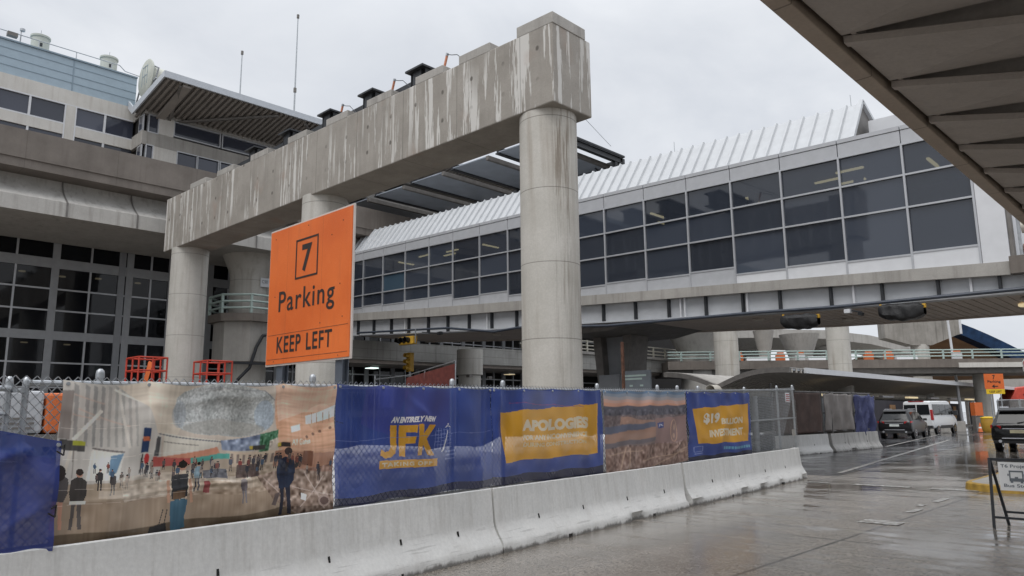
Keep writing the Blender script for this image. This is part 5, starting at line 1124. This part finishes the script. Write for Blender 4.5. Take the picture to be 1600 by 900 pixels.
def banner(lab, name, pr, y0, y1, zt, zb, off, mat, gain, seed, sag=.025, ngrom=5, amp=.012, creases=()):
    """zt, zb: heights of the upper/lower edge at both ends"""
    W, Hh = pr.W, pr.H; u = np.linspace(0, 1, W+1); v = np.linspace(0, 1, Hh+1); Uu, V = np.meshgrid(u, v)
    # equal steps on the print are equal steps along the fence
    y = y0+(y1-y0)*Uu; r = np.random.default_rng(seed)
    fr = (Uu*ngrom) % 1.; sc = 4*fr*(1-fr)
    ztop = zt[0]+(zt[1]-zt[0])*Uu-sag*sc; zbot = zb[0]+(zb[1]-zb[0])*Uu+.012*np.sin(Uu*17+seed)
    z = ztop+(zbot-ztop)*V
    d = off+np.zeros_like(z)
    # folds hanging between eyelets, diagonal pulls, a slight belly
    d += amp*1.3*sc*np.exp(-V*5)+amp*.7*np.sin(Uu*ngrom*2*math.pi+V*3)*np.exp(-V*2.4)
    for k in range(7):
        a_, b_, c_ = r.uniform(-6, 6), r.uniform(-5, 5), r.uniform(0, 6.28); w_ = r.uniform(.5, 1.)
        d += amp*.30*w_*np.sin(a_*Uu*6+b_*V*3+c_)
    for (cu, cv, du, dv, wd, am) in creases:
        L = np.hypot(du, dv); t_ = ((Uu-cu)*du+(V-cv)*dv)/L**2; dist = ((Uu-cu)*dv-(V-cv)*du)/L
        d += am*np.exp(-(dist/wd)**2)*np.clip(1-np.abs(2*t_-1), 0, 1)
    d += amp*.9*np.sin(math.pi*Uu)*np.sin(math.pi*V)
    d = np.maximum(d, off-.012)
    n = np.array(FN); fu = np.array(FU)
    X = -6.1-.115*y+n[0]*d; Y = y+n[1]*d
    co = np.stack([X, Y, z], -1).reshape(-1, 3)
    idx = np.arange((W+1)*(Hh+1)).reshape(Hh+1, W+1)
    f = np.stack([idx[:-1, :-1], idx[1:, :-1], idx[1:, 1:], idx[:-1, 1:]], -1).reshape(-1, 4)
    me = bpy.data.meshes.new(name); me.vertices.add(len(co)); me.vertices.foreach_set('co', co.ravel().astype(np.float32))
    me.loops.add(f.size); me.loops.foreach_set('vertex_index', f.ravel().astype(np.int32)); me.polygons.add(len(f))
    me.polygons.foreach_set('loop_start', np.arange(0, f.size, 4, dtype=np.int32)); me.polygons.foreach_set('use_smooth', np.ones(len(f), bool)); me.update(calc_edges=True)
    at = me.color_attributes.new('print', 'FLOAT_COLOR', 'CORNER')
    c = np.clip(pr.c, 0, 1)**2.2*gain; c = np.repeat(c.reshape(-1, 1, 3), 4, axis=1).reshape(-1, 3)
    at.data.foreach_set('color', np.concatenate([np.clip(c, 0, .9), np.ones((len(c), 1))], 1).ravel().astype(np.float32))
    me.materials.append(MATS[mat]); t = thing(name, lab, 'banner', tuple(fpt((y0+y1)/2, zb[0])))
    o = bpy.data.objects.new('vinyl_sheet', me); COL.objects.link(o); attach(o, t)
    for k in range(ngrom+1):
        q = min(max(k/ngrom, .012), .988); p = fpt(y0+(y1-y0)*q, zt[0]+(zt[1]-zt[0])*q-.03, off+.012)
        MB().tube(p, p+FN*.012, .014, n=10).build('eyelet', 'galvanised', t)
    return t
banner('large printed banner of a concourse with walking people, nearest on the fence', 'photo_banner', pp, 1.66, 4.2, (1.94, 1.97), (.735, .72), .02, 'printed_photo_vinyl', 1.8, 1, .035, 4, .034, [(0, .2, 1, -.2, .03, .01), (.3, 0, -.1, .5, .04, .016), (.62, 0, .05, .5, .03, .012), (0, .75, 1, -.1, .015, .012)])
banner('deep blue banner with large gold JFK letters', 'letter_banner', jf, 4.21, 6.67, (1.98, 1.99), (.76, .775), .025, 'printed_vinyl', 1.15, 2, .025, 4, .028, [(.36, 0, .25, .45, .03, .02), (.82, .1, .12, .9, .03, .03), (.95, 0, -.04, 1, .02, .03), (.25, 0, .04, .4, .04, .014)])
banner('blue banner with a gold panel apologising for inconvenience', 'apology_banner', ap, 6.69, 9.4, (1.99, 2.03), (.775, .735), .022, 'printed_vinyl', 1.2, 3, .025, 4, .026, [(.04, 0, 0, 1, .025, .03), (.1, .1, .1, .8, .03, .02)])
banner('printed aerial dusk photo banner of an airport between two blue banners', 'aerial_photo_banner', ph, 9.47, 12.46, (2.02, 2.06), (.735, .76), .02, 'printed_photo_vinyl', 1.25, 4, .025, 4, .026, [(.8, .1, .2, .3, .03, .02), (.7, .9, .28, -.25, .02, .02)])
banner('blue banner with a gold panel about a 19 billion investment', 'investment_banner', bl, 12.53, 15.82, (2.06, 2.10), (.76, .735), .022, 'printed_vinyl', 1.2, 5, .025, 4, .026, [(.6, .2, -.2, .8, .02, .012)])
banner('slack blue banner hanging low at the left end of the fence', 'loose_banner', lb, -.35, 1.66, (1.92, 1.49), (.72, .735), .09, 'printed_vinyl', 1.15, 6, .0, 2, .03, [(.95, .05, -.4, .5, .04, .05), (.8, .2, -.6, .4, .06, -.03), (1, .5, -.2, .4, .03, .02)])
for y, z, k in ((1.64, 1.45, 0), (1.62, 1.02, 1)):
    p = fpt(y, z, .1); m = MB(); m.path([p+FN*.03, p+FU*.04+Vector((0, 0, .02)), p+FU*.03-Vector((0, 0, .06))+FN*.02, p-FU*.02-Vector((0, 0, .03))+FN*.03], .006, 5)
    tag(m.build('cable_tie', 'bin_bag'), ['black cable tie at the top right corner of the slack blue banner', 'black cable tie halfway down the edge of the slack blue banner'][k], 'cable tie')
# pale wrapped stacks standing behind the fence
sl = ['white wrapped stack behind the gold JFK letters', 'white wrapped stack behind the right half of the JFK banner', 'long white wrapped stack behind the apology banner', 'white wrapped stack behind the aerial photo banner', 'pale wrapped stack behind the concourse photo banner']
for k, (y0, y1, z1, of) in enumerate(((4.6, 6.1, 1.32, -.75), (6.3, 7.0, 1.28, -.75), (7.45, 10.1, 1.34, -.8), (10.2, 12.9, 1.3, -.8), (2.6, 4.1, 1.30, -.8))):
    t = thing('wrapped_stack', sl[k], 'wrapped pallet', tuple(fpt(y0, 0, of)), group='white stacks behind the fence')
    MB().bar(fpt(y0, .07, of), fpt(y1, .07, of), .7, .12).build('pallet', 'plywood', t)
    rows = []; NU, NV = int((y1-y0)/.035), 40
    for i in range(NU+1):
        q = i/NU; y = y0+(y1-y0)*q; row = []; ht = z1-.14-.2*abs(noise.noise((y*1.1, 3.3, k)))-.25*max(0, abs(2*q-1)-.9)*10*.3
        for j in range(NV+1):
            a_ = j/NV*math.pi; ca, sa = math.cos(a_), math.sin(a_)
            o_ = .36*math.copysign(abs(ca)**.3, ca); z = .13+ht*abs(sa)**.42
            lump = .035*abs(math.sin((y*3.2+.5*int(z/.17)*.37)*math.pi))*abs(math.sin(z/.17*math.pi))+.02*noise.noise((y*6, z*6, o_*5))
            row.append(fpt(y, z, of+o_+(lump if ca > 0 else -lump)))
        rows.append(row)
    m = MB().grid(rows); m.f += [tuple(range(NV+1)), tuple(NU*(NV+1)+i for i in range(NV+1))]
    m.build('wrapped_sacks', 'sack_white', t, smooth=True)
t = thing('site_trailer', 'grey and orange site machine seen through the chain link at the left end', 'machine', (-9.5, 2.2, 0))
MB().box(-10.2, -9.2, 1.0, 2.28, 1.5, 1.95).build('grey_cover', 'girder_grey', t, bevel=.03); MB().box(-10.2, -9.19, 2.3, 3.0, 1.5, 1.93).build('orange_cover', 'safety_orange', t, bevel=.03)
MB().box(-10.2, -9.15, .9, 3.1, 1.36, 1.49).build('frame', 'steel_fascia', t)
for y in (1.4, 3.2): MB().tube((-9.3, y, .45), (-9.05, y, .45), .45, n=20).build('wheel', 'rubber', t)
mb = MB(); 
for k in range(3): mb.box(-9.2, -9.185, 1.1, 2.2, 1.55+.05*k, 1.57+.05*k)
mb.build('grille', 'steel_fascia', t)

# ------------------------------------------------------------------ big orange sign
sg = thing('parking_sign', 'large orange sign reading 7 Parking KEEP LEFT on tall steel posts', 'road sign', (-12, 7.1, 0))
def sx(k, z): return lin(z, [(2.6, -13.4+2.88*k), (5.3, -13.4+2.9*k)])
MB().box(-13.41, -10.51, 7.0, 7.03, 2.6, 5.28).build('sign_edge', 'sign_edge', sg); MB().box(-13.375, -10.545, 6.985, 6.998, 2.635, 5.245).build('panel', 'sign_orange', sg)
O = (-13.375, 6.985, 2.635); UX, UZ = (1, 0, 0), (0, 0, 1)
lt = MB(); x0, x1, z0, z1, b_ = .98, 1.76, 1.545, 2.30, .035
for q in ((x0, x1, z0, z0+b_), (x0, x1, z1-b_, z1), (x0, x0+b_, z0+b_, z1-b_), (x1-b_, x1, z0+b_, z1-b_)): lt.box(O[0]+q[0], O[0]+q[1], 6.979, 6.983, O[2]+q[2], O[2]+q[3])
lt.build('symbol_frame', 'sign_black', sg)
letters(MB(), '7', O, UX, UZ, 1.2, 1.55, 1.66, 2.18, .03).build('numeral', 'sign_black', sg)
letters(MB(), 'Parking', O, UX, UZ, .41, 2.34, .86, 1.38, .010, spacing=1.14).build('lettering', 'sign_black', sg)
letters(MB(), 'KEEP', O, UX, UZ, .40, 1.27, .20, .51, .016, spacing=1.12).build('lettering', 'sign_black', sg); letters(MB(), 'LEFT', O, UX, UZ, 1.46, 2.30, .20, .51, .016, spacing=1.12).build('lettering', 'sign_black', sg)
mb = MB()
for q in ((.05, 2.78, .555, .561), (.05, 2.78, .09, .096)): mb.box(O[0]+q[0], O[0]+q[1], 6.981, 6.984, O[2]+q[2], O[2]+q[3])
for x, z in ((.2, 2.45), (1.4, 2.52), (2.55, 2.4), (.25, 1.3), (2.5, 1.28), (1.9, .65), (2.6, .7), (.3, .05), (2.5, .04), (2.2, 2.2)): mb.tube((O[0]+x, 6.98, O[2]+z), (O[0]+x, 6.984, O[2]+z), .012, n=8)
mb.build('rivet', 'rust', sg)
for x in (-10.93, -12.95):
    p = MB(); p.box(x-.1, x+.1, 7.04, 7.055, 0, 5.0); p.box(x-.1, x+.1, 7.165, 7.18, 0, 5.0); p.box(x-.012, x+.012, 7.055, 7.165, 0, 5.0); p.build('post', 'post_grey', sg)

# ------------------------------------------------------------------ second fence with tarpaulins
jersey('far white concrete barrier under the dark tarpaulins, left of a dirtier one', (-12.72, 27.5), (-12.35, 31.3), 'barrier_concrete', [(1, .35), (2.6, .35)], 'barriers under the tarpaulin fence')
jersey('far dirty streaked concrete barrier under the crumpled blue tarpaulin', (-12.3, 31.5), (-12.05, 36.3), 'dirty_barrier_concrete', [(1.2, .35), (3.5, .35)], 'barriers under the tarpaulin fence')
f2 = thing('site_fence', 'dark steel fence frame carrying tarpaulins above two far barriers', 'fence', (-12.5, 32, 0))
Gx = lambda y: lin(y, [(27, -12.85), (31.4, -12.45), (38, -12.1)])
mb = MB()
for y in (27.5, 29.2, 31.35, 32.2, 34.4, 36.3): MB().tube((Gx(y), y, .3), (Gx(y), y, 2.75 if y < 31 else 2.5), .05, n=8).build('post', 'dark_fence', f2)
for z in (.85, 1.6, 2.45): mb.path([(Gx(y), y, z) for y in (27.5, 31.4, 36.4)], .035, 6)
mb.build('rail', 'dark_fence', f2)
def tarp(lab, y0, y1, z0, z1, mat, amp, off, seed):
    rows = []
    for i in range(21):
        v = i/20; row = []
        for k in range(31):
            u = k/30; y = y0+(y1-y0)*u; z = z1+(z0-z1)*v
            d = off+amp*noise.noise((u*5+seed, v*1.2, seed))+amp*.6*noise.noise((u*14+v*4, v*2, seed+4)); row.append((Gx(y)+d, y+amp*.5*noise.noise((u*3, v*3, seed+9)), z+amp*.5*noise.noise((u*6, 0, seed+2))*(v < .1)))
        rows.append(row)
    tag(MB().grid(rows).build('tarpaulin', mat, smooth=True, fix=False, solid=.01), lab, 'tarpaulin')
tarp('dark reddish brown tarpaulin on the far fence left of a grey one', 27.6, 31.25, .8, 2.42, 'tarp_dark', .05, .04, 1)
tarp('crumpled grey tarpaulin on the far fence beside the blue one', 31.45, 34.3, .85, 2.4, 'tarp_grey', .08, .05, 2)
tarp('crumpled dark blue tarpaulin hanging at the end of the far fence', 34.4, 36.5, .55, 2.36, 'tarp_blue', .22, .1, 3)
mb = MB()

# ------------------------------------------------------------------ A-frame bus stop sign
af = thing('bus_stop_sign', 'white bus stop board on a black A-frame stand in front of the yellow kerb', 'sign stand', (-2.0, 12.75, 0))
fm = MB(); X0, X1 = -2.70, -2.02; yb = 12.6; yf = 13.0
for x in (X0, X1):
    fm.bar((x, 12.62, 0), (x, 12.78, .96), .035, .035, (0, 1, 0)); fm.bar((x+.1, 13.05, 0), (x, 12.8, .96), .035, .035, (0, 1, 0))
fm.bar((X0-.018, 12.79, .945), (X1+.018, 12.79, .945), .04, .04); fm.bar((X0, 12.655, .145), (X1, 12.655, .145), .03, .03); fm.bar((X0+.08, 13.01, .19), (X1+.08, 13.01, .19), .03, .03)
fm.build('frame', 'sign_grey', af).data.materials[0] = MATS['black_steel']
MB().box(X0+.115, X0+.535, 12.70, 12.712, .52, .915).build('board', 'sign_white', af)
O = (X0+.115, 12.70, .52)
letters(MB(), 'T6 Project', O, UX, UZ, .03, .39, .305, .365, .012, .003).build('lettering', 'sign_grey', af); letters(MB(), 'Bus Stop', O, UX, UZ, .05, .37, .035, .095, .016, .003).build('lettering', 'sign_grey', af)
bs = MB(); cx, cz = O[0]+.21, O[2]+.205
for q in ((-.085, .085, .055, .075), (-.085, -.07, -.06, .055), (.07, .085, -.06, .055), (-.07, .07, -.045, -.03), (-.085, .085, -.075, -.045), (-.075, -.045, -.095, -.075), (.045, .075, -.095, -.075), (-.105, -.09, 0, .03), (.09, .105, 0, .03), (-.02, .02, -.03, -.01)): bs.box(cx+q[0], cx+q[1], 12.696, 12.699, cz+q[2], cz+q[3])
bs.build('bus_symbol', 'sign_grey', af)

# ------------------------------------------------------------------ vehicles
def vehicle(name, lab, cat, loc, rz, st, paint, wheels, wr, W, top=None):
    t = thing(name, lab, cat, loc, rz, local=True)
    rows = []
    for y, zb, zs, zl, zr, w_, wt in st:
        h = [(0, zb), (w_*.86, zb), (w_*.97, zb+.08), (w_, zs+.1), (w_*.995, (zs+zl)/2), (w_*.965, zl), (wt+(w_*.965-wt)*.45, zl+(zr-zl)*.55), (wt, zr-.05*(zr-zl > .1)), (wt*.85, zr), (0, zr+.015)]
        rows.append([(x, y, z) for x, z in h]+[(-x, y, z) for x, z in reversed(h[1:-1])])
    n = len(rows[0]); m = MB(); rr = [r+[r[0]] for r in rows]
    o = [p for r in rows for p in r]
    m.add(o, [(k*n+i, k*n+(i+1) % n, (k+1)*n+(i+1) % n, (k+1)*n+i) for k in range(len(rows)-1) for i in range(n)]+[tuple(range(n)), tuple(range((len(rows)-1)*n, len(rows)*n))])
    m.build('body', paint, t, smooth=True, bevel=.03)
    for y in wheels:
        for s_ in (1, -1):
            MB().tube((s_*(W-.03), y, wr), (s_*(W+.006), y, wr), wr+.07, n=24).build('wheel_arch', 'car_trim', t)
            wl = MB().lathe((s_*(W-.1), y, wr), [(wr*.6, -.12), (wr, -.10), (wr, .10), (wr*.62, .125)], 24, 'X').build('wheel', 'rubber', t, smooth=True)
            MB().lathe((s_*(W-.1), y, wr), [(wr*.62, -.126), (wr*.58, .128), (wr*.2, .12), (wr*.12, .132)], 20, 'X').build('rim', 'chrome', wl, smooth=True)
    return t
SUV = [(-2.36, .48, .6, .92, .94, .80, .72), (-2.31, .40, .52, 1.03, 1.06, .90, .78), (-2.24, .36, .48, 1.06, 1.14, .93, .76), (-2.02, .33, .46, 1.08, 1.56, .945, .68), (-1.88, .32, .45, 1.09, 1.69, .95, .66), (-1.2, .30, .45, 1.09, 1.74, .95, .67), (0.1, .30, .45, 1.07, 1.73, .95, .67), (.55, .3, .45, 1.05, 1.66, .95, .65), (1.3, .3, .45, 1.02, 1.10, .94, .72), (2.0, .33, .48, .92, .96, .92, .68), (2.3, .42, .52, .78, .80, .84, .6)]
def suv_details(t, taillab, plate, light_strip):
    q = MB(); q.quad((-.70, -2.27, 1.13), (.70, -2.27, 1.13), (.61, -2.03, 1.56), (-.61, -2.03, 1.56)).build('rear_window', 'car_glass', t, fix=False)
    MB().hexa([(-.64, -2.16, 1.6), (.64, -2.16, 1.6), (.62, -1.8, 1.66), (-.62, -1.8, 1.66), (-.64, -2.16, 1.64), (.64, -2.16, 1.64), (.62, -1.8, 1.74), (-.62, -1.8, 1.74)]).build('spoiler', 'car_trim', t)
    for s_ in (1, -1):
        for ya, yb in ((-1.75, -.75), (-.67, .2), (.27, .95)):
            w1, w2 = .93, .70; z2 = 1.6 if ya < .2 else 1.58
            yb2 = yb if ya < .2 else .5
            MB().quad((s_*.925, ya, 1.13), (s_*.925, yb, 1.12), (s_*.725, yb2, z2), (s_*.725, ya+.04, z2)).build('side_window', 'car_glass', t, fix=False)
        MB().hexa([(s_*.55, -2.375, .92), (s_*.93, -2.30, .95), (s_*.955, -2.0, .98), (s_*.6, -2.1, .94), (s_*.55, -2.36, 1.03), (s_*.93, -2.27, 1.06), (s_*.955, -2.0, 1.05), (s_*.6, -2.1, 1.05)]).build('tail_light', 'tail_red', t)
        MB().bar((s_*.66, -1.6, 1.77), (s_*.66, .2, 1.77), .04, .04).build('roof_rail', 'chrome', t)
        MB().hexa([(s_*.95, .75, 1.05), (s_*1.14, .78, 1.06), (s_*1.14, .95, 1.06), (s_*.95, .95, 1.05), (s_*.95, .75, 1.2), (s_*1.14, .78, 1.2), (s_*1.12, .92, 1.2), (s_*.95, .95, 1.18)]).build('mirror', 'car_trim', t, bevel=.02)
        MB().tube((s_*.62, -2.385, .42), (s_*.62, -2.2, .42), .06, n=12).build('exhaust', 'chrome', t)
        MB().hexa([(s_*.62, 2.2, .72), (s_*.88, 2.0, .74), (s_*.86, 1.9, .74), (s_*.62, 2.0, .72), (s_*.62, 2.2, .82), (s_*.88, 2.0, .88), (s_*.86, 1.9, .88), (s_*.62, 2.0, .84)]).build('headlight', 'chrome', t)
    MB().box(-.26, .26, -2.385, -2.35, .74, .87).build('number_plate', plate, t); MB().box(-.55, .55, -2.39, -2.34, .52, .56).build('bumper_trim', light_strip, t)
    MB().box(-.86, .86, -2.355, -2.2, .34, .46).build('lower_bumper', 'car_trim', t); MB().bar((0, -2.29, 1.14), (.38, -2.22, 1.2), .03, .03).build('wiper', 'car_trim', t)
    MB().box(-.5, .5, -2.385, -2.34, .90, .93).build('badge_bar', 'chrome', t)
v1 = vehicle('parked_suv', 'dark grey SUV parked at the kerb in front of the white van, rear towards us', 'car', (-15.1, 50.7, 0), R(4), SUV, 'car_grey', (-1.42, 1.42), .36, .93)
suv_details(v1, '', 'plate', 'chrome')
v2 = vehicle('parked_suv', 'black SUV cut off by the right edge of the picture beyond the bus stop board', 'car', (-6.42, 37.7, 0), R(1), SUV, 'car_black', (-1.42, 1.42), .37, .93)
suv_details(v2, '', 'plate_tan', 'chrome')
VAN = [(-2.80, .55, .62, 1.2, 2.18, .95, .84), (-2.76, .45, .55, 1.25, 2.28, 1.0, .86), (-2.6, .4, .5, 1.26, 2.33, 1.02, .87), (1.2, .38, .5, 1.26, 2.36, 1.02, .87), (1.5, .38, .5, 1.25, 2.3, 1.02, .86), (2.2, .38, .5, 1.22, 1.4, 1.0, .8), (2.65, .4, .52, 1.0, 1.1, .96, .74), (2.8, .48, .55, .85, .87, .88, .66)]
v3 = vehicle('passenger_van', 'white passenger van with dark windows parked behind the dark grey SUV', 'van', (-16.35, 61.2, 0), R(-2.5), VAN, 'car_white', (-1.75, 1.85), .36, 1.0)
for x0, x1 in ((-.86, -.03), (.03, .86)): MB().quad((x0, -2.83, 1.38), (x1, -2.83, 1.38), (x1*.95, -2.81, 2.08), (x0*.95, -2.81, 2.08)).build('rear_window', 'car_glass', v3, fix=False)
for s_ in (1, -1):
    for ya, yb, yt in ((-2.45, -1.2, -1.2), (-1.1, .1, .1), (.2, 1.1, 1.1), (1.2, 2.0, 1.5)):
        MB().quad((s_*1.012, ya, 1.36), (s_*1.012, yb, 1.36), (s_*.925, yt, 2.1), (s_*.925, ya+.03, 2.1)).build('side_window', 'car_glass', v3, fix=False)
    MB().hexa([(s_*.90, -2.82, 1.0), (s_*1.035, -2.76, 1.0), (s_*1.035, -2.6, 1.0), (s_*.9, -2.6, 1.0), (s_*.87, -2.81, 1.72), (s_*1.0, -2.75, 1.72), (s_*1.0, -2.6, 1.72), (s_*.87, -2.6, 1.72)]).build('tail_light', 'tail_red', v3)
    MB().box(s_*1.0, s_*1.035, -1.3, 1.4, .42, .62).build('sill_trim', 'car_trim', v3); MB().box(s_*1.03, s_*1.3, 1.7, 1.85, 1.3, 1.65).build('mirror', 'car_trim', v3, bevel=.03)
    MB().hexa([(s_*.6, 2.76, .85), (s_*.94, 2.6, .88), (s_*.94, 2.4, .9), (s_*.6, 2.5, .9), (s_*.6, 2.74, 1.0), (s_*.94, 2.58, 1.08), (s_*.94, 2.4, 1.1), (s_*.6, 2.5, 1.05)]).build('headlight', 'chrome', v3)
MB().box(-.98, .98, -2.9, -2.7, .42, .62).build('rear_bumper', 'car_trim', v3); MB().box(-.3, .3, -2.815, -2.78, 1.0, 1.12).build('number_plate', 'plate', v3); MB().box(-.5, .5, -2.8, -2.72, 2.29, 2.34).build('brake_light', 'tail_red', v3)

# ------------------------------------------------------------------ far right clutter
def facing(p, w_, h, z0): pass
s2 = thing('direction_sign', 'small distant orange sign with a 7, a left arrow and a yellow strip', 'road sign', (-11.2, 56.4, 0))
a = Vector((-11.62, 56.1, 0)); u = Vector((math.cos(yaw), math.sin(yaw), 0)); n_ = Vector((u.y, -u.x, 0))
def pan(z0, z1, x0, x1, off): return MB().hexa([a+u*x0+n_*off+Vector((0, 0, z0)), a+u*x1+n_*off+Vector((0, 0, z0)), a+u*x1+n_*(off-.02)+Vector((0, 0, z0)), a+u*x0+n_*(off-.02)+Vector((0, 0, z0)), a+u*x0+n_*off+Vector((0, 0, z1)), a+u*x1+n_*off+Vector((0, 0, z1)), a+u*x1+n_*(off-.02)+Vector((0, 0, z1)), a+u*x0+n_*(off-.02)+Vector((0, 0, z1))])
pan(3.0, 3.98, 0, 1.26, 0).build('panel', 'sign_orange', s2); pan(2.68, 2.99, .06, 1.26, 0).build('lower_panel', 'sign_yellow', s2)
o_ = a+n_*.003
letters(MB(), '7', o_, u, UZ, .55, .72, 3.62, 3.9, .03).build('numeral', 'sign_black', s2); letters(MB(), 'Parking', o_, u, UZ, .2, 1.05, 3.36, 3.56, .02).build('lettering', 'sign_black', s2)
ar_ = MB(); P_ = lambda x, z: o_+u*x+Vector((0, 0, z))+n_*.004
ar_.add([P_(.45, 3.17), P_(.62, 3.30), P_(.62, 3.2), P_(.85, 3.2), P_(.85, 3.14), P_(.62, 3.14), P_(.62, 3.04)], [(0, 1, 6), (2, 3, 4, 5)]); ar_.build('arrow', 'sign_black', s2, fix=False)
letters(MB(), 'KEEP LEFT', o_, u, UZ, .25, 1.05, 2.76, 2.9, .01).build('lettering', 'sign_black', s2)
for x in (.35, 1.0): MB().tube(a+u*x+n_*-.05, a+u*x+n_*-.05+Vector((0, 0, 3.9)), .04, n=8).build('post', 'galvanised', s2)
ss = thing('stop_sign', 'red octagonal stop sign at the right edge of the picture', 'road sign', (-5.3, 34.0, 0))
c = Vector((-5.33, 33.86, 3.27)); oc = [c+u*(.47*math.cos(R(22.5+45*k)))+Vector((0, 0, .47*math.sin(R(22.5+45*k)))) for k in range(8)]
MB().prism(oc, tuple(n_*-.01)).build('border', 'white_paint', ss); oc = [c+n_*.004+u*(.43*math.cos(R(22.5+45*k)))+Vector((0, 0, .43*math.sin(R(22.5+45*k)))) for k in range(8)]
MB().prism(oc, tuple(n_*-.002)).build('face', 'stop_red', ss); letters(MB(), 'STOP', c+n_*.006, u, UZ, -.32, .32, -.14, .14, .02).build('lettering', 'white_paint', ss)
MB().tube(c-n_*.06-Vector((0, 0, 3.27)), c-n_*.06+Vector((0, 0, .4)), .04, n=8).build('post', 'galvanised', ss)
tr = thing('red_truck', 'red truck cab far away at the right beyond the small orange sign', 'truck', tuple(DP(58.5, 0, 85)), yaw)
def tl(x, y, z): return DP((43.0+x)*1.37, 1.65+(z-1.1)*1.37, 85+y)
MB().hexa([tl(-2.3, -1, 1.9), tl(2.5, -1, 1.9), tl(2.5, 1.2, 1.9), tl(-2.3, 1.2, 1.9), tl(-1.6, -.9, 2.9), tl(2.5, -.9, 3.3), tl(2.5, 1.1, 3.3), tl(-1.6, 1.1, 2.9)]).build('cab', 'safety_red', tr, bevel=.1)
MB().hexa([tl(-1.2, -1.03, 2.3), tl(.6, -1.03, 2.3), tl(.6, -1.0, 2.3), tl(-1.2, -1.0, 2.3), tl(-.7, -.98, 2.8), tl(.6, -.98, 2.95), tl(.6, -.9, 2.95), tl(-.7, -.9, 2.8)]).build('window', 'car_glass', tr)
MB().hexa([tl(-2.4, -1, .2), tl(4, -1, .2), tl(4, 1.2, .2), tl(-2.4, 1.2, .2), tl(-2.4, -1, 1.88), tl(4, -1, 1.88), tl(4, 1.2, 1.88), tl(-2.4, 1.2, 1.88)]).build('chassis', 'steel_fascia', tr)
for x in (-1.5, 2.4): MB().tube(tl(x, -1.15, 0), tl(x, -.85, 0), .55, n=18).build('wheel', 'rubber', tr)
for k, (x, lab) in enumerate(((36.6, 'yellow crash barrel beside an orange traffic cone, left one of two'), (38.2, 'yellow crash barrel, right one of two under the small orange sign'))):
    p = DP(x, 0, 58); t = thing('crash_barrel', lab, 'barrel', tuple(p), group='yellow crash barrels')
    MB().lathe(p, [(.45, 0), (.5, .1), (.5, .95), (.46, 1.05)], 20).build('drum', 'barrel_yellow', t, smooth=True); MB().lathe(p, [(.52, 1.03), (.52, 1.1), (.2, 1.16)], 20).build('lid', 'sign_yellow', t, smooth=True)
for k, x in enumerate((35.0, 37.4)):
    p = DP(x, 0, 56.5); t = thing('traffic_cone', ['orange traffic cone left of the yellow barrels', 'orange traffic cone between the yellow barrels'][k], 'cone', tuple(p), group='orange cones by the barrels')
    MB().lathe(p, [(.16, .04), (.03, .72)], 14).build('cone', 'safety_orange', t, smooth=True); MB().box(p.x-.2, p.x+.2, p.y-.2, p.y+.2, 0, .04).build('base', 'rubber', t); MB().lathe(p, [(.108, .32), (.075, .48)], 14).build('band', 'white_paint', t)
t = thing('site_cabinet', 'orange cabinet beside a grey mesh fence far behind the van', 'cabinet', tuple(DP(37.9, 0, 61)))
MB().bar(DP(37.35, 1.75, 61), DP(38.0, 1.75, 61), .6, 1.05).build('cabinet_body', 'safety_orange', t); MB().bar(DP(37.35, .6, 61), DP(38.0, .6, 61), .5, 1.2).build('plinth', 'steel_fascia', t)
t = thing('mesh_fence', 'grey mesh fence panels on concrete blocks at the far right', 'fence', tuple(DP(42, 0, 60)))
for x0, x1 in ((38.8, 40.5), (40.6, 42.6)):
    f = MB()
    for x in (x0, x1): f.tube(DP(x, .8, 60), DP(x, 2.5, 60), .03, n=6)
    for z in (.85, 1.6, 2.45): f.tube(DP(x0, z, 60), DP(x1, z, 60), .03, n=6)
    for k in range(18): f.tube(DP(x0+(x1-x0)*k/18, .85, 60), DP(x0+(x1-x0)*k/18, 2.45, 60), .012, n=3)
    f.build('mesh_panel', 'galvanised', t)
MB().bar(DP(33.2, .4, 60.5), DP(36.2, .4, 60.5), .5, .8).build('concrete_block', 'slab_concrete', t); MB().bar(DP(39, .4, 61), DP(46, .4, 61), .5, .9).build('concrete_block', 'slab_concrete', t)
t = tag(MB().prism([DP(42.5, 1.3, 59.5)+Vector((0, 0, -1.3)), DP(43.8, 0, 59.5), DP(43.6, 2.0, 59.5), DP(43.1, 2.4, 59.5), DP(42.7, 1.9, 59.5)], tuple(Vector((-math.sin(yaw), math.cos(yaw), 0))*.9)).build('covered_pile', 'tarp_grey'), 'grey covered pile beside the red truck', 'covered pile')
